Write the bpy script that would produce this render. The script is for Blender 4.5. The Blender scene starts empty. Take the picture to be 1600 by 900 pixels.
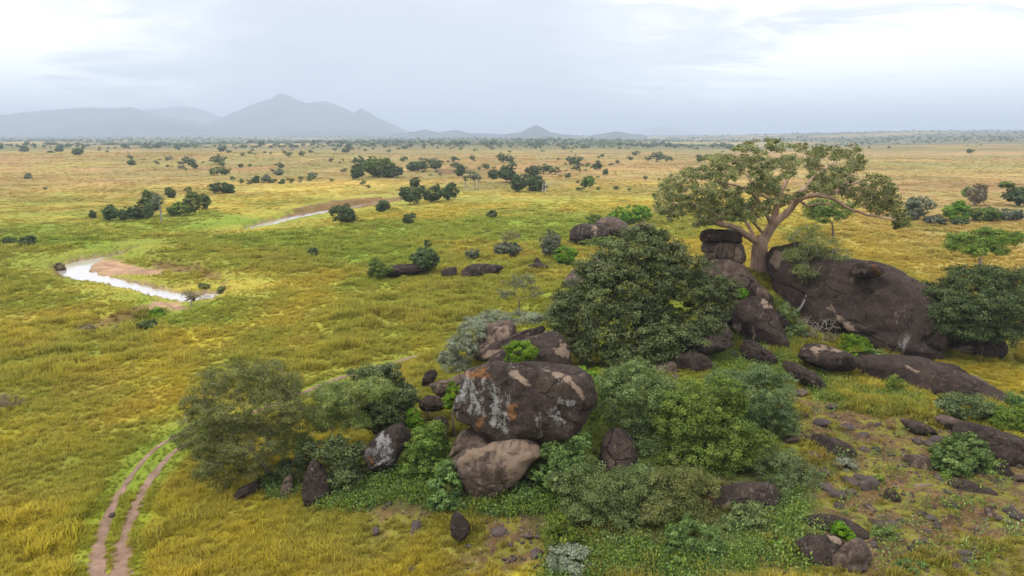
import bpy, math, random
import numpy as np
from math import radians, sin, cos, pi

# ------------------------------------------------------------------ camera, world, sun, exposure
SC = bpy.context.scene
F_PX = 1067.0; PITCH = radians(12.6); CH = 22.0
cp, sp = cos(PITCH), sin(PITCH)
cam_data = bpy.data.cameras.new("camera"); cam = bpy.data.objects.new("camera", cam_data)
SC.collection.objects.link(cam); SC.camera = cam
cam.location = (0, 0, CH); cam.rotation_euler = (pi/2 - PITCH, 0, 0)
cam_data.sensor_width = 36; cam_data.lens = F_PX/1600*36
cam_data.clip_start = 0.5; cam_data.clip_end = 90000

SUN_EL, SUN_AZ = radians(52), radians(-128)       # azimuth from +Y, clockwise positive (sun behind-left, high)
world = bpy.data.worlds.new("World"); SC.world = world; world.use_nodes = True
def build_world():
    nt = world.node_tree; nt.nodes.clear(); N = nt.nodes; L = nt.links
    out = N.new('ShaderNodeOutputWorld')
    sky = N.new('ShaderNodeTexSky'); sky.sky_type = 'NISHITA'; sky.sun_disc = False
    sky.sun_elevation = SUN_EL; sky.sun_rotation = SUN_AZ
    bg1 = N.new('ShaderNodeBackground'); bg1.inputs[1].default_value = 0.1; L.new(sky.outputs[0], bg1.inputs[0])
    tc = N.new('ShaderNodeTexCoord'); sep = N.new('ShaderNodeSeparateXYZ'); L.new(tc.outputs['Generated'], sep.inputs[0])
    def M(op, a, b=None, clamp=False):
        m = N.new('ShaderNodeMath'); m.operation = op; m.use_clamp = clamp
        for i, v in enumerate((a, b)):
            if v is None: continue
            if isinstance(v, (int, float)): m.inputs[i].default_value = v
            else: L.new(v, m.inputs[i])
        return m.outputs[0]
    x, y, z = sep.outputs
    zz = M('ADD', M('MAXIMUM', z, 0.0), 0.10)
    cb = N.new('ShaderNodeCombineXYZ'); L.new(M('DIVIDE', x, zz), cb.inputs[0]); L.new(M('DIVIDE', y, zz), cb.inputs[1])
    def noise(vec, scale, detail, rough, dist=0.0, off=0.0, stretch=None):
        mp = N.new('ShaderNodeMapping'); L.new(vec, mp.inputs[0]); mp.inputs['Location'].default_value = (off, off*1.7, 0)
        if stretch: mp.inputs['Scale'].default_value = stretch
        n = N.new('ShaderNodeTexNoise'); L.new(mp.outputs[0], n.inputs['Vector'])
        n.inputs['Scale'].default_value = scale; n.inputs['Detail'].default_value = detail
        n.inputs['Roughness'].default_value = rough; n.inputs['Distortion'].default_value = dist
        return n.outputs[0]
    n1 = noise(cb.outputs[0], 0.42, 7, 0.55, 0.6, 3.3, (1, 0.8, 1))
    n2 = noise(cb.outputs[0], 1.3, 8, 0.6, 0.9, 9.1, (0.7, 1.0, 1))
    # grey-blue base, brighter towards the right of the view and at far left
    right = N.new('ShaderNodeMapRange'); L.new(x, right.inputs[0]); right.inputs[1].default_value = 0.03; right.inputs[2].default_value = 0.50
    left = N.new('ShaderNodeMapRange'); L.new(x, left.inputs[0]); left.inputs[1].default_value = -0.30; left.inputs[2].default_value = -0.62
    side = M('ADD', right.outputs[0], M('MULTIPLY', left.outputs[0], 0.75))
    cl = M('ADD', M('MULTIPLY', M('SUBTRACT', n1, 0.5), 3.2), M('MULTIPLY', M('SUBTRACT', n2, 0.5), 2.8))
    up = M('MULTIPLY', z, 0.35)
    fac = M('ADD', M('MULTIPLY', side, 1.25), M('MULTIPLY', cl, M('ADD', M('MULTIPLY', side, 0.75), 0.16)))
    fac = M('ADD', fac, up)
    cr = N.new('ShaderNodeValToRGB'); L.new(M('ADD', fac, 0.24), cr.inputs[0])
    e = cr.color_ramp.elements; e[0].position = 0.0; e[0].color = (0.555, 0.60, 0.70, 1); e[1].position = 1.0; e[1].color = (1.30, 1.27, 1.25, 1)
    k = e.new(0.38); k.color = (0.67, 0.695, 0.765, 1); k = e.new(0.66); k.color = (0.84, 0.85, 0.88, 1)
    # the zenith of an overcast sky is about three times the horizon
    zb = M('ADD', 1.0, M('MULTIPLY', M('POWER', M('MAXIMUM', M('SUBTRACT', z, 0.22), 0.0), 1.0), 0.9))
    bg2 = N.new('ShaderNodeBackground'); L.new(cr.outputs[0], bg2.inputs[0]); L.new(zb, bg2.inputs[1])
    mx = N.new('ShaderNodeMixShader'); mx.inputs[0].default_value = 0.92
    L.new(bg1.outputs[0], mx.inputs[1]); L.new(bg2.outputs[0], mx.inputs[2]); L.new(mx.outputs[0], out.inputs[0])
build_world()
sd = bpy.data.lights.new("sun", 'SUN'); sd.energy = 1.5; sd.angle = radians(10); sd.color = (1.0, 0.95, 0.86)
sun = bpy.data.objects.new("sun", sd); SC.collection.objects.link(sun)
sun.rotation_euler = (pi/2 - SUN_EL, 0, pi - SUN_AZ)     # lamp shines down -Z; set so it comes from azimuth SUN_AZ
SC.view_settings.view_transform = 'Standard'; SC.view_settings.look = 'None'
SC.view_settings.gamma = 1; SC.view_settings.use_curve_mapping = False
SC.view_settings.exposure = 0.45
SC.cycles.max_bounces = 5; SC.cycles.diffuse_bounces = 3; SC.cycles.transmission_bounces = 3; SC.cycles.volume_bounces = 0
SC.cycles.transparent_max_bounces = 4; SC.cycles.caustics_reflective = False; SC.cycles.caustics_refractive = False

RNG = np.random.default_rng(7)
random.seed(3)

# ------------------------------------------------------------------ maths helpers
def ray(px, py):
    u = (np.asarray(px, float)-800)/F_PX; v = -(np.asarray(py, float)-450)/F_PX
    return np.stack([u, cp + v*sp, -sp + v*cp], -1)
def P(px, py, Y):                         # the point at distance Y (world y) seen at px,py
    r = ray(px, py); t = np.asarray(Y, float)/r[..., 1]
    return np.stack([r[..., 0]*t, r[..., 1]*t, CH + r[..., 2]*t], -1)
def flat(px, py, z=0.0):                  # the point of the level z seen at px,py
    r = ray(px, py); t = (z-CH)/r[..., 2]
    return np.stack([r[..., 0]*t, r[..., 1]*t], -1)
def proj(p):
    d = p - np.array([0, 0, CH]); w = d[..., 1]*cp - d[..., 2]*sp; v = d[..., 1]*sp + d[..., 2]*cp
    return 800 + F_PX*d[..., 0]/w, 450 - F_PX*v/w, w
def mpp(p): return float(proj(np.asarray(p))[2])/F_PX      # metres per photo pixel at p

def hsh(ix, iy, iz, seed):
    h = (ix.astype(np.int64)*374761393 + iy.astype(np.int64)*668265263 + iz.astype(np.int64)*2147483647 + seed*1274126177) & 0xffffffff
    h = ((h ^ (h >> 13))*1274126177) & 0xffffffff; h = h ^ (h >> 16)
    return (h & 0xffff)/65535.0
def vnoise(x, y, z=None, seed=0):
    x = np.asarray(x, float); y = np.asarray(y, float)
    xi = np.floor(x); yi = np.floor(y); fx = x-xi; fy = y-yi; fx = fx*fx*fx*(fx*(fx*6-15)+10); fy = fy*fy*fy*(fy*(fy*6-15)+10)
    if z is None:
        o = np.zeros_like(xi)
        a = hsh(xi, yi, o, seed); b = hsh(xi+1, yi, o, seed); c = hsh(xi, yi+1, o, seed); d = hsh(xi+1, yi+1, o, seed)
        return (a+(b-a)*fx)*(1-fy) + (c+(d-c)*fx)*fy
    zi = np.floor(z); fz = z-zi; fz = fz*fz*(3-2*fz); r = 0
    for k, w in ((0, 1-fz), (1, fz)):
        a = hsh(xi, yi, zi+k, seed); b = hsh(xi+1, yi, zi+k, seed); c = hsh(xi, yi+1, zi+k, seed); d = hsh(xi+1, yi+1, zi+k, seed)
        r = r + w*((a+(b-a)*fx)*(1-fy) + (c+(d-c)*fx)*fy)
    return r
def fbm(x, y, z=None, oct=4, seed=0, g=0.5):
    s = 0; a = 1; t = 0; f = 1.0
    for o in range(oct):
        s = s + a*vnoise(x*f+o*17.3, y*f+o*9.1, None if z is None else z*f+o*5.7, seed+o); t += a; a *= g; f *= 2.03
    return s/t
def sstep(a, b, x): t = np.clip((x-a)/(b-a), 0, 1); return t*t*(3-2*t)
def segdist(x, y, pl):
    best = np.full(np.shape(x), 1e9); par = np.zeros(np.shape(x)); L = 0
    for (a, b) in zip(pl[:-1], pl[1:]):
        ab = b-a; l = max(np.hypot(*ab), 1e-9); t = np.clip(((x-a[0])*ab[0]+(y-a[1])*ab[1])/l/l, 0, 1)
        d = np.hypot(x-a[0]-t*ab[0], y-a[1]-t*ab[1]); m = d < best
        best = np.where(m, d, best); par = np.where(m, L+t*l, par); L += l
    return best, par
def polysd(x, y, pg):                      # signed distance, negative inside
    d, _ = segdist(x, y, np.vstack([pg, pg[:1]])); ins = np.zeros(np.shape(x), bool)
    for (a, b) in zip(pg, np.roll(pg, -1, 0)):
        if a[1] == b[1]: continue
        c = ((a[1] > y) != (b[1] > y)) & (x < (b[0]-a[0])*(y-a[1])/(b[1]-a[1])+a[0]); ins ^= c
    return np.where(ins, -d, d)
def smooth_line(pts, n=8):
    pts = np.asarray(pts, float); out = []
    for i in range(len(pts)-1):
        p0 = pts[max(i-1, 0)]; p1 = pts[i]; p2 = pts[i+1]; p3 = pts[min(i+2, len(pts)-1)]
        for k in range(n):
            t = k/n
            out.append(0.5*((2*p1)+(-p0+p2)*t+(2*p0-5*p1+4*p2-p3)*t*t+(-p0+3*p1-3*p2+p3)*t**3))
    out.append(pts[-1]); return np.array(out)

# ------------------------------------------------------------------ the terrain
KP = [  # control heights of the rocky hill: photo px, py, distance
 (1185,420,72),(1150,425,70),(1235,560,58),(1300,525,62),(1480,600,54),(1585,618,52.5),(1300,620,50),(1420,640,47),(1500,700,40.3),
 (1300,700,40.3),(1400,800,33.2),(1300,890,28),(1590,880,28.3),(1590,700,40),(1100,880,29),(1000,880,29.8),(800,880,31),(690,860,32.2),
 (780,765,36),(850,760,36.3),(610,735,39.2),(490,785,37),(385,780,38),(680,650,45),(760,570,53),(700,580,57.4),(650,600,57),(880,447,84),
 (1000,590,57),(1080,570,52),(1100,700,39.5),(1150,780,34),(940,740,36.5),(1440,555,60),(930,500,68),(1420,425,95)]
kp = np.array([P(a, b, c) for a, b, c in KP])
zero = [(-14,30),(-16,40),(-14,50),(-10,62),(-6,75),(0,90),(8,102),(22,108),(40,108),(56,96),(64,78),(66,60),(-30,45),(-20,25),(70,45),(-14,85),(0,120),(30,125),(80,90)]
ctl = np.vstack([kp, np.array([(a, b, 0.0) for a, b in zero]), np.array([(24,22,2.3),(14,18,1.5),(0,20,.5),(40,30,2.4),(55,30,1.6),(45,45,1.8),(34,14,2)])])
def kern(r): return r
_A = kern(np.hypot(ctl[:, None, 0]-ctl[None, :, 0], ctl[:, None, 1]-ctl[None, :, 1])) - 0.6*np.eye(len(ctl))
_n = len(ctl); _M = np.zeros((_n+1, _n+1)); _M[:_n, :_n] = _A; _M[:_n, _n] = 1; _M[_n, :_n] = 1
_w = np.linalg.solve(_M, np.append(ctl[:, 2], 0))
def mound(x, y):
    x = np.asarray(x, float); y = np.asarray(y, float); s = np.full(x.shape, _w[_n])
    m = (x > -40) & (x < 95) & (y > -5) & (y < 140)
    xs = x[m]; ys = y[m]; t = np.full(xs.shape, _w[_n])
    for i in range(_n): t = t + _w[i]*kern(np.sqrt((xs-ctl[i, 0])**2+(ys-ctl[i, 1])**2+0.5))
    s = np.zeros(x.shape); e = 1-sstep(0.78, 1.0, np.hypot((xs-27)/62, (ys-60)/66))
    s[m] = np.clip(t, -0.05, 20)*e
    return s
RIV = flat(*np.array([(214,391),(190,398),(160,403),(128,411),(114,422),(130,431),(165,438),(205,447),(240,455),(275,463),(305,467),(335,459)]).T, -1.15)
RIVW = [0.3,0.7,1.3,2.3,2.6,2.1,1.8,1.8,1.7,1.8,2.1,1.3]
RIV2 = flat(*np.array([(385,359),(402,354),(430,347),(465,339),(505,331),(560,322),(610,313)]).T, -1.15)
RIV2W = [0.4,1.3,2.1,1.8,1.2,0.5,0.4]
RIVc = smooth_line(np.column_stack([RIV, RIVW]), 5); RIV2c = smooth_line(np.column_stack([RIV2, RIV2W]), 4)
FLOOD = flat(*np.array([(80,430),(110,402),(190,391),(250,404),(310,415),(350,430),(362,446),(345,470),(300,492),(235,508),(190,522),(150,528),(130,520),(200,500),(270,478),(220,462),(150,447)]).T, -0.3)
FLOOD2 = flat(*np.array([(370,362),(400,347),(450,331),(500,323),(560,315),(620,303),(720,296),(730,299),(640,310),(560,327),(500,340),(400,362)]).T, -0.3)
def carve(x, y):
    o = np.zeros(np.shape(x)); w = o.copy(); fl = o.copy()
    for pg, rv, (x0, x1, y0, y1) in ((FLOOD, RIVc, (-100,-15,65,155)), (FLOOD2, RIV2c, (-110,0,150,330))):
        m = (x > x0) & (x < x1) & (y > y0) & (y < y1)
        if not m.any(): continue
        xs = x[m]; ys = y[m]; wob = (fbm(xs*0.5, ys*0.5, seed=5)-0.5)*2.4
        f = 1-sstep(-0.9, 0.5, polysd(xs, ys, pg)+wob)
        d, par = segdist(xs, ys, rv[:, :2])
        cum = np.append(0, np.cumsum(np.hypot(*np.diff(rv[:, :2], axis=0).T))); hw = np.interp(par, cum, rv[:, 2])
        c = 1-sstep(-0.5, 1.1, d-hw+wob*0.45+(fbm(xs*1.3, ys*1.3, oct=3, seed=6)-0.5)*1.6)
        o[m] = np.minimum(-1.0*f*(1-0.25*fbm(xs*.3, ys*.3, seed=8)), -1.6*c); w[m] = c; fl[m] = f
    return o, w, fl
def T(x, y):
    x = np.asarray(x, float); y = np.asarray(y, float); d = np.hypot(x, y)+1e-6; az = np.arctan2(x, y)
    z = (fbm(x/17, y/17, oct=3, seed=2)-0.5)*0.55*sstep(30, 60, d)
    z = z + (fbm(x/120, y/120, oct=3, seed=3)-0.5)*3.0*sstep(150, 420, d)
    z = z + (fbm(x/900, y/900, oct=3, seed=4)-0.5)*26*sstep(500, 2500, d)
    z = z + 15*sstep(500, 3000, d)*sstep(0.28, 0.62, az) + 26*sstep(2600, 5200, d)*sstep(0.1, 0.6, az)
    z = z + 4.5*sstep(350, 800, d)*(1-sstep(820, 1200, d))*sstep(-0.15, -0.42, -np.abs(az)*np.sign(-az)*1.0)*0
    z = z + 5.0*np.exp(-((d-760)/170)**2)*sstep(-0.12, -0.3, az)
    z = z + 10*sstep(3000, 8000, d) 
    c, _, _ = carve(x, y)
    near = (fbm(x/2.2, y/2.2, oct=3, seed=31)-0.5)*0.18*(1-sstep(90, 160, d))
    return z + mound(x, y) + c + near
def Tz(x, y): return float(T(np.array([x]), np.array([y]))[0])
def ground_pts(px, py):
    r = ray(px, py); n = len(r); lo = np.full(n, 12.0); hi = np.full(n, 40000.0); done = np.zeros(n, bool); t = lo.copy()
    while t.max() < 39000 and not done.all():
        t2 = t*1.015
        q = r*t2[:, None]; b = (CH+q[:, 2]) < T(q[:, 0], q[:, 1])
        new = b & ~done; hi[new] = t2[new]; lo[new] = t[new]; done |= b; t = t2
    for _ in range(14):
        m = (lo+hi)/2; q = r*m[:, None]; b = (CH+q[:, 2]) < T(q[:, 0], q[:, 1]); hi = np.where(b, m, hi); lo = np.where(b, lo, m)
    q = r*hi[:, None]; q[:, 2] = T(q[:, 0], q[:, 1]); return q, done
_TS = 12*1.015**np.arange(545)
def G(px, py):
    r = ray(float(px), float(py)); q = r[None, :]*_TS[:, None]; b = (CH+q[:, 2]) < T(q[:, 0], q[:, 1]); i = int(np.argmax(b)) if b.any() else len(_TS)-1
    t = np.linspace(_TS[max(i-1, 0)], _TS[i], 60); q = r[None, :]*t[:, None]; b = (CH+q[:, 2]) < T(q[:, 0], q[:, 1]); i = int(np.argmax(b)) if b.any() else -1
    return np.array([q[i, 0], q[i, 1], Tz(q[i, 0], q[i, 1])])

# track: the two wheel ruts, photo positions on the plain
RUT1 = ground_pts(*np.array([(150,930),(152,880),(158,838),(172,800),(190,768),(212,735),(238,706),(270,684),(330,655),(400,628),(470,603),(520,583),(580,567),(650,549)]).T.astype(float))[0][:, :2]
RUT2 = ground_pts(*np.array([(186,930),(190,880),(196,835),(208,800),(224,768),(245,736),(268,710),(296,692),(350,664),(420,636),(478,612),(530,591),(590,574),(655,555)]).T.astype(float))[0][:, :2]
RUT1 = smooth_line(RUT1, 6); RUT2 = smooth_line(RUT2, 6)
FAINT = ground_pts(*np.array([(530,455),(545,466),(600,468),(700,467),(790,466),(850,464)]).T.astype(float))[0][:, :2]
def rutdist(x, y):
    o = np.full(np.shape(x), 1e9); m = (x > -40) & (x < 5) & (y > 15) & (y < 75)
    if m.any():
        a, _ = segdist(x[m], y[m], RUT1); b, _ = segdist(x[m], y[m], RUT2); o[m] = np.where(y[m] < 50, np.minimum(a, b), b)
    return o
def pgon(pts, z=0.0): return flat(*np.array(pts, float).T, z)
SAND = [pgon([(128,412),(150,403),(185,406),(215,416),(262,423),(255,432),(200,428),(170,432),(150,428)], -1), pgon([(200,500),(232,486),(262,474),(285,472),(290,482),(262,490),(225,500)], -1)]
REDB = [pgon([(138,509),(215,484),(224,490),(150,517)], -.3), pgon([(0,548),(90,528),(92,532),(0,553)], -.1), pgon([(235,402),(290,410),(340,424),(360,440),(352,450),(335,432),(290,420),(235,414)], -.2), pgon([(84,418),(98,414),(103,428),(90,428)], -.2),
        pgon([(430,338),(470,322),(520,314),(600,306),(700,298),(705,301),(620,312),(540,322),(470,334)], 0), pgon([(672,268),(690,264),(715,267),(718,272),(695,273)], 0), pgon([(770,284),(840,280),(842,283),(790,287)], 0)]
GREEN = [pgon([(330,370),(620,345),(900,335),(1000,345),(880,375),(600,380),(380,392)], 0), pgon([(0,350),(120,350),(180,372),(60,385),(0,375)], 0), pgon([(220,455),(330,470),(360,500),(240,512),(190,500)], 0), pgon([(440,380),(700,385),(680,420),(520,410)], 0), pgon([(560,430),(620,440),(560,452),(520,455)], 0),
         pgon([(60,372),(160,372),(170,388),(70,388)], 0), pgon([(150,345),(330,330),(420,345),(200,372)], 0), pgon([(120,800),(250,690),(280,650),(300,650),(260,720),(170,830)], 0)]
SOIL = [np.array([(p[0], p[1]) for p in ground_pts(*np.array(q, float).T)[0]]) for q in (
        [(1240,615),(1330,640),(1480,655),(1598,700),(1598,895),(1130,895),(1215,850),(1285,760),(1235,680)], [(740,790),(800,765),(870,770),(880,895),(700,895)], [(560,800),(640,760),(700,770),(700,800),(600,830)],
        [(650,640),(690,640),(700,760),(640,770)])]
GRN = np.array([0.20,0.225,0.030]); GOLD = np.array([0.335,0.265,0.055]); TAN = np.array([0.325,0.205,0.088]); YEL = np.array([0.37,0.315,0.025])
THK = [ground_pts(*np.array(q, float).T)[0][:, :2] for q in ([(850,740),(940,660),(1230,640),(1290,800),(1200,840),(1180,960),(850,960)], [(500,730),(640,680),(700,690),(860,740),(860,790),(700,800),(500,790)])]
WOODG = pgon([(380,238),(560,236),(700,240),(1130,232),(1130,246),(960,270),(880,296),(640,300),(540,292),(420,290),(300,262)], 0)
def gcolor(x, y):
    """colour of the ground cover, also given to the grass that stands on it; also the wear mask"""
    d = np.hypot(x, y); az = np.arctan2(x, y)
    n1 = fbm(x/9, y/9, oct=4, seed=11); n2 = fbm(x/45, y/45, oct=4, seed=12); n3 = fbm(x/2.3, y/2.3, oct=3, seed=13); n4 = fbm(x/260, y/260, oct=4, seed=14)
    green = sstep(0.35, 0.68, 0.42*n1+0.40*n2+0.18*n3 + 0.10*np.exp(-((d-150)/90)**2)*(az < 0.3) - 0.06*sstep(0.25, 0.5, az))
    tan = sstep(180, 420, d*(1+0.5*(n2-0.5)) + 140*sstep(0.3, 0.6, az))
    base = YEL + (GOLD-YEL)*sstep(0.35, 0.65, n3*0.5+n1*0.5)[:, None]
    base = base + (GOLD-base)*(sstep(40, 110, d)*0.55)[:, None]
    base = base + (TAN-base)*tan[:, None]
    g = green*(1-0.55*tan) + tan*0.25*sstep(0.5, 0.66, n4)
    col = base + (GRN-base)*np.clip(g, 0, 1)[:, None]
    wg = np.maximum(0, 1-sstep(-30, 60, polysd(x, y, WOODG)+(n1-.5)*120))*sstep(0.35, 0.55, n4*.5+n2*.5); col0 = np.array([0.17,0.165,0.06])
    base = base; brn = sstep(0.60, 0.74, fbm(x/5.5, y/5.5, oct=4, seed=17))*(1-tan)*0.15
    col = col + (np.array([0.30,0.15,0.045])-col)*brn[:, None]
    col = col + (col0-col)*(wg*0.6)[:, None]
    fs = (0.30*(fbm(x/32, y/20, oct=4, seed=71)-0.5)+0.35*(fbm(x/110, y/60, oct=4, seed=72)-0.5)+0.25*(fbm(x/8, y/8, oct=3, seed=73)-.5))*sstep(140, 300, d)*1.7
    col = col*(1+fs)[:, None]; gs = sstep(0.50, 0.66, fbm(x/150, y/55, oct=4, seed=74))*tan*0.4; col = col+(np.array([0.19,0.185,0.055])-col)*gs[:, None]
    bare = np.zeros(len(x)); bright = np.zeros(len(x))
    for pg in GREEN:
        s = 1-sstep(-3, 2.5+d*0.01, polysd(x, y, pg)+(n3-0.5)*6); col = col + (np.array([0.145,0.22,0.02])-col)*(s*0.7)[:, None]
    kn = (fbm(x*0.55, y*0.55, oct=4, seed=15)-0.5)
    mh = mound(x, y); hill = sstep(1.2, 2.6, mh + kn*2.5)
    col = col + (np.array([0.16,0.19,0.022])-col)*(hill*0.75)[:, None]
    soil = np.zeros(len(x)); m = (x > -20) & (x < 60) & (y > 10) & (y < 80)
    for pg in SOIL: soil[m] = np.maximum(soil[m], 1-sstep(-1.5, 1.2, polysd(x[m], y[m], pg)+kn[m]*4))
    soil = np.maximum(soil, hill*(y < 38)*(x > 8)*0.9)
    patch = fbm(x*1.1, y*1.1, oct=5, seed=16, g=0.6)
    sc = np.array([0.115,0.068,0.032])*(0.5+1.0*fbm(x*2.6, y*2.6, oct=3, seed=19))[:, None]
    moss = sstep(0.45, 0.60, patch)[:, None]; sc = sc + (np.array([0.175,0.165,0.024])-sc)*moss*0.85
    col = col + (sc-col)*soil[:, None]; bare = np.maximum(bare, soil*(1-0.45*moss[:, 0]))
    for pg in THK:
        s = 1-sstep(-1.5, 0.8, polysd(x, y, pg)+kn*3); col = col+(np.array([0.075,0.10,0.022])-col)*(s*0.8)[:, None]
    for i, pg in enumerate(SAND):
        s = 1-sstep(-1.0, 1.0, polysd(x, y, pg)+(n3-0.5)*3); col = col + (np.array([0.34,0.215,0.13])*(0.7+0.6*n3)[:, None]-col)*s[:, None]; bare = np.maximum(bare, s)
    for pg in REDB:
        s = 0.8*(1-sstep(-1.2, 0.8, polysd(x, y, pg)+(n3-0.5)*4)); col = col + (np.array([0.15,0.075,0.04])*(0.7+0.6*n3)[:, None]-col)*s[:, None]; bare = np.maximum(bare, s)
    _, wt, fl = carve(x, y); col = col + (np.array([0.25,0.17,0.12])-col)*sstep(0.2, 0.9, wt)[:, None]; bare = np.maximum(bare, wt)
    rd = rutdist(x, y); s = 1-sstep(0.18, 0.42, rd+(n3-0.5)*0.6+0.15*sstep(34, 44, y)*(y < 48)); col = col + (np.array([0.24,0.165,0.10])-col)*(s*0.8)[:, None]; bare = np.maximum(bare, s*0.8)
    s2 = (1-sstep(0.7, 1.5, rd))*(1-s); col = col + (np.array([0.15,0.22,0.02])-col)*(s2*0.55)[:, None]
    wood = sstep(850, 1500, d)*sstep(0.40, 0.52, fbm(x/700, y/380, oct=4, seed=21)+0.05)
    col = col + (np.array([0.07,0.085,0.035])-col)*(wood*0.75)[:, None]
    return np.clip(col*(0.86+0.28*n3)[:, None], 0, 1), bare, soil, hill

# ------------------------------------------------------------------ materials
def new_mat(name):
    m = bpy.data.materials.new(name); m.use_nodes = True; nt = m.node_tree; nt.nodes.clear(); return m, nt.nodes, nt.links
def nd(N, t, **kw):
    n = N.new(t)
    for k, v in kw.items(): setattr(n, k, v)
    return n
def mixc(N, L, fac, a, b, mode='MIX'):
    m = N.new('ShaderNodeMix'); m.data_type = 'RGBA'; m.blend_type = mode
    for i, v in ((0, fac), (6, a), (7, b)):
        if hasattr(v, 'links'): L.new(v, m.inputs[i])
        elif i == 0: m.inputs[0].default_value = v
        else: m.inputs[i].default_value = (*v[:3], 1)
    return m.outputs[2]
def nz(N, L, vec, scale, detail=4, rough=0.55, dist=0):
    n = N.new('ShaderNodeTexNoise'); n.inputs['Scale'].default_value = scale; n.inputs['Detail'].default_value = detail
    n.inputs['Roughness'].default_value = rough; n.inputs['Distortion'].default_value = dist
    if vec is not None: L.new(vec, n.inputs['Vector'])
    return n.outputs[0]
def rng_(N, L, v, a, b, lo=0.0, hi=1.0):
    n = N.new('ShaderNodeMapRange'); L.new(v, n.inputs[0])
    for i, q in enumerate((a, b, lo, hi)): n.inputs[i+1].default_value = q
    return n.outputs[0]
def math_(N, L, op, a, b=0.0):
    m = N.new('ShaderNodeMath'); m.operation = op; m.use_clamp = False
    for i, v in enumerate((a, b)):
        if hasattr(v, 'links'): L.new(v, m.inputs[i])
        else: m.inputs[i].default_value = v
    return m.outputs[0]

def leaf_mat(name, c1, c2, c3=None, transl=0.3, rough=0.5, tint='tint', kind='GEOMETRY', spec=0.12):
    m, N, L = new_mat(name); out = nd(N, 'ShaderNodeOutputMaterial')
    at = nd(N, 'ShaderNodeAttribute', attribute_name=tint); oi = nd(N, 'ShaderNodeObjectInfo')
    cr = nd(N, 'ShaderNodeValToRGB'); L.new(at.outputs['Fac'], cr.inputs[0])
    e = cr.color_ramp.elements; e[0].color = (*c1, 1); e[1].color = (*c2, 1); e[0].position = 0.1; e[1].position = 0.8
    if c3: k = e.new(0.97); k.color = (*c3, 1)
    hs = nd(N, 'ShaderNodeHueSaturation'); L.new(cr.outputs[0], hs.inputs['Color'])
    L.new(rng_(N, L, oi.outputs['Random'], 0, 1, 0.85, 1.15), hs.inputs['Value']); L.new(rng_(N, L, oi.outputs['Random'], 0, 1, 0.485, 0.508), hs.inputs['Hue'])
    p = nd(N, 'ShaderNodeBsdfPrincipled'); L.new(hs.outputs[0], p.inputs['Base Color']); p.inputs['Roughness'].default_value = rough
    p.inputs['Specular IOR Level'].default_value = spec
    t = nd(N, 'ShaderNodeBsdfTranslucent'); L.new(mixc(N, L, 1.0, hs.outputs[0], (1.0, 1.0, 0.5), 'MULTIPLY'), t.inputs['Color'])
    mx = nd(N, 'ShaderNodeMixShader'); mx.inputs[0].default_value = transl
    L.new(p.outputs[0], mx.inputs[1]); L.new(t.outputs[0], mx.inputs[2]); L.new(mx.outputs[0], out.inputs[0]); return m
def bark_mat(name, c1, c2, sc=3.0):
    m, N, L = new_mat(name); out = nd(N, 'ShaderNodeOutputMaterial'); tc = nd(N, 'ShaderNodeNewGeometry')
    mp = nd(N, 'ShaderNodeMapping'); mp.inputs['Scale'].default_value = (1, 1, 0.35); L.new(tc.outputs['Position'], mp.inputs[0])
    n = nz(N, L, mp.outputs[0], sc, 6, 0.65); n2 = nz(N, L, mp.outputs[0], sc*6, 4, 0.6)
    c = mixc(N, L, rng_(N, L, n, 0.35, 0.65), c1, c2); c = mixc(N, L, rng_(N, L, n2, 0.5, 0.8, 0, 0.4), c, tuple(q*0.4 for q in c1))
    p = nd(N, 'ShaderNodeBsdfPrincipled'); L.new(c, p.inputs['Base Color']); p.inputs['Roughness'].default_value = 0.9
    b = nd(N, 'ShaderNodeBump'); b.inputs['Strength'].default_value = 0.6; b.inputs['Distance'].default_value = 0.06; L.new(n2, b.inputs['Height']); L.new(b.outputs[0], p.inputs['Normal'])
    L.new(p.outputs[0], out.inputs[0]); return m
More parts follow.
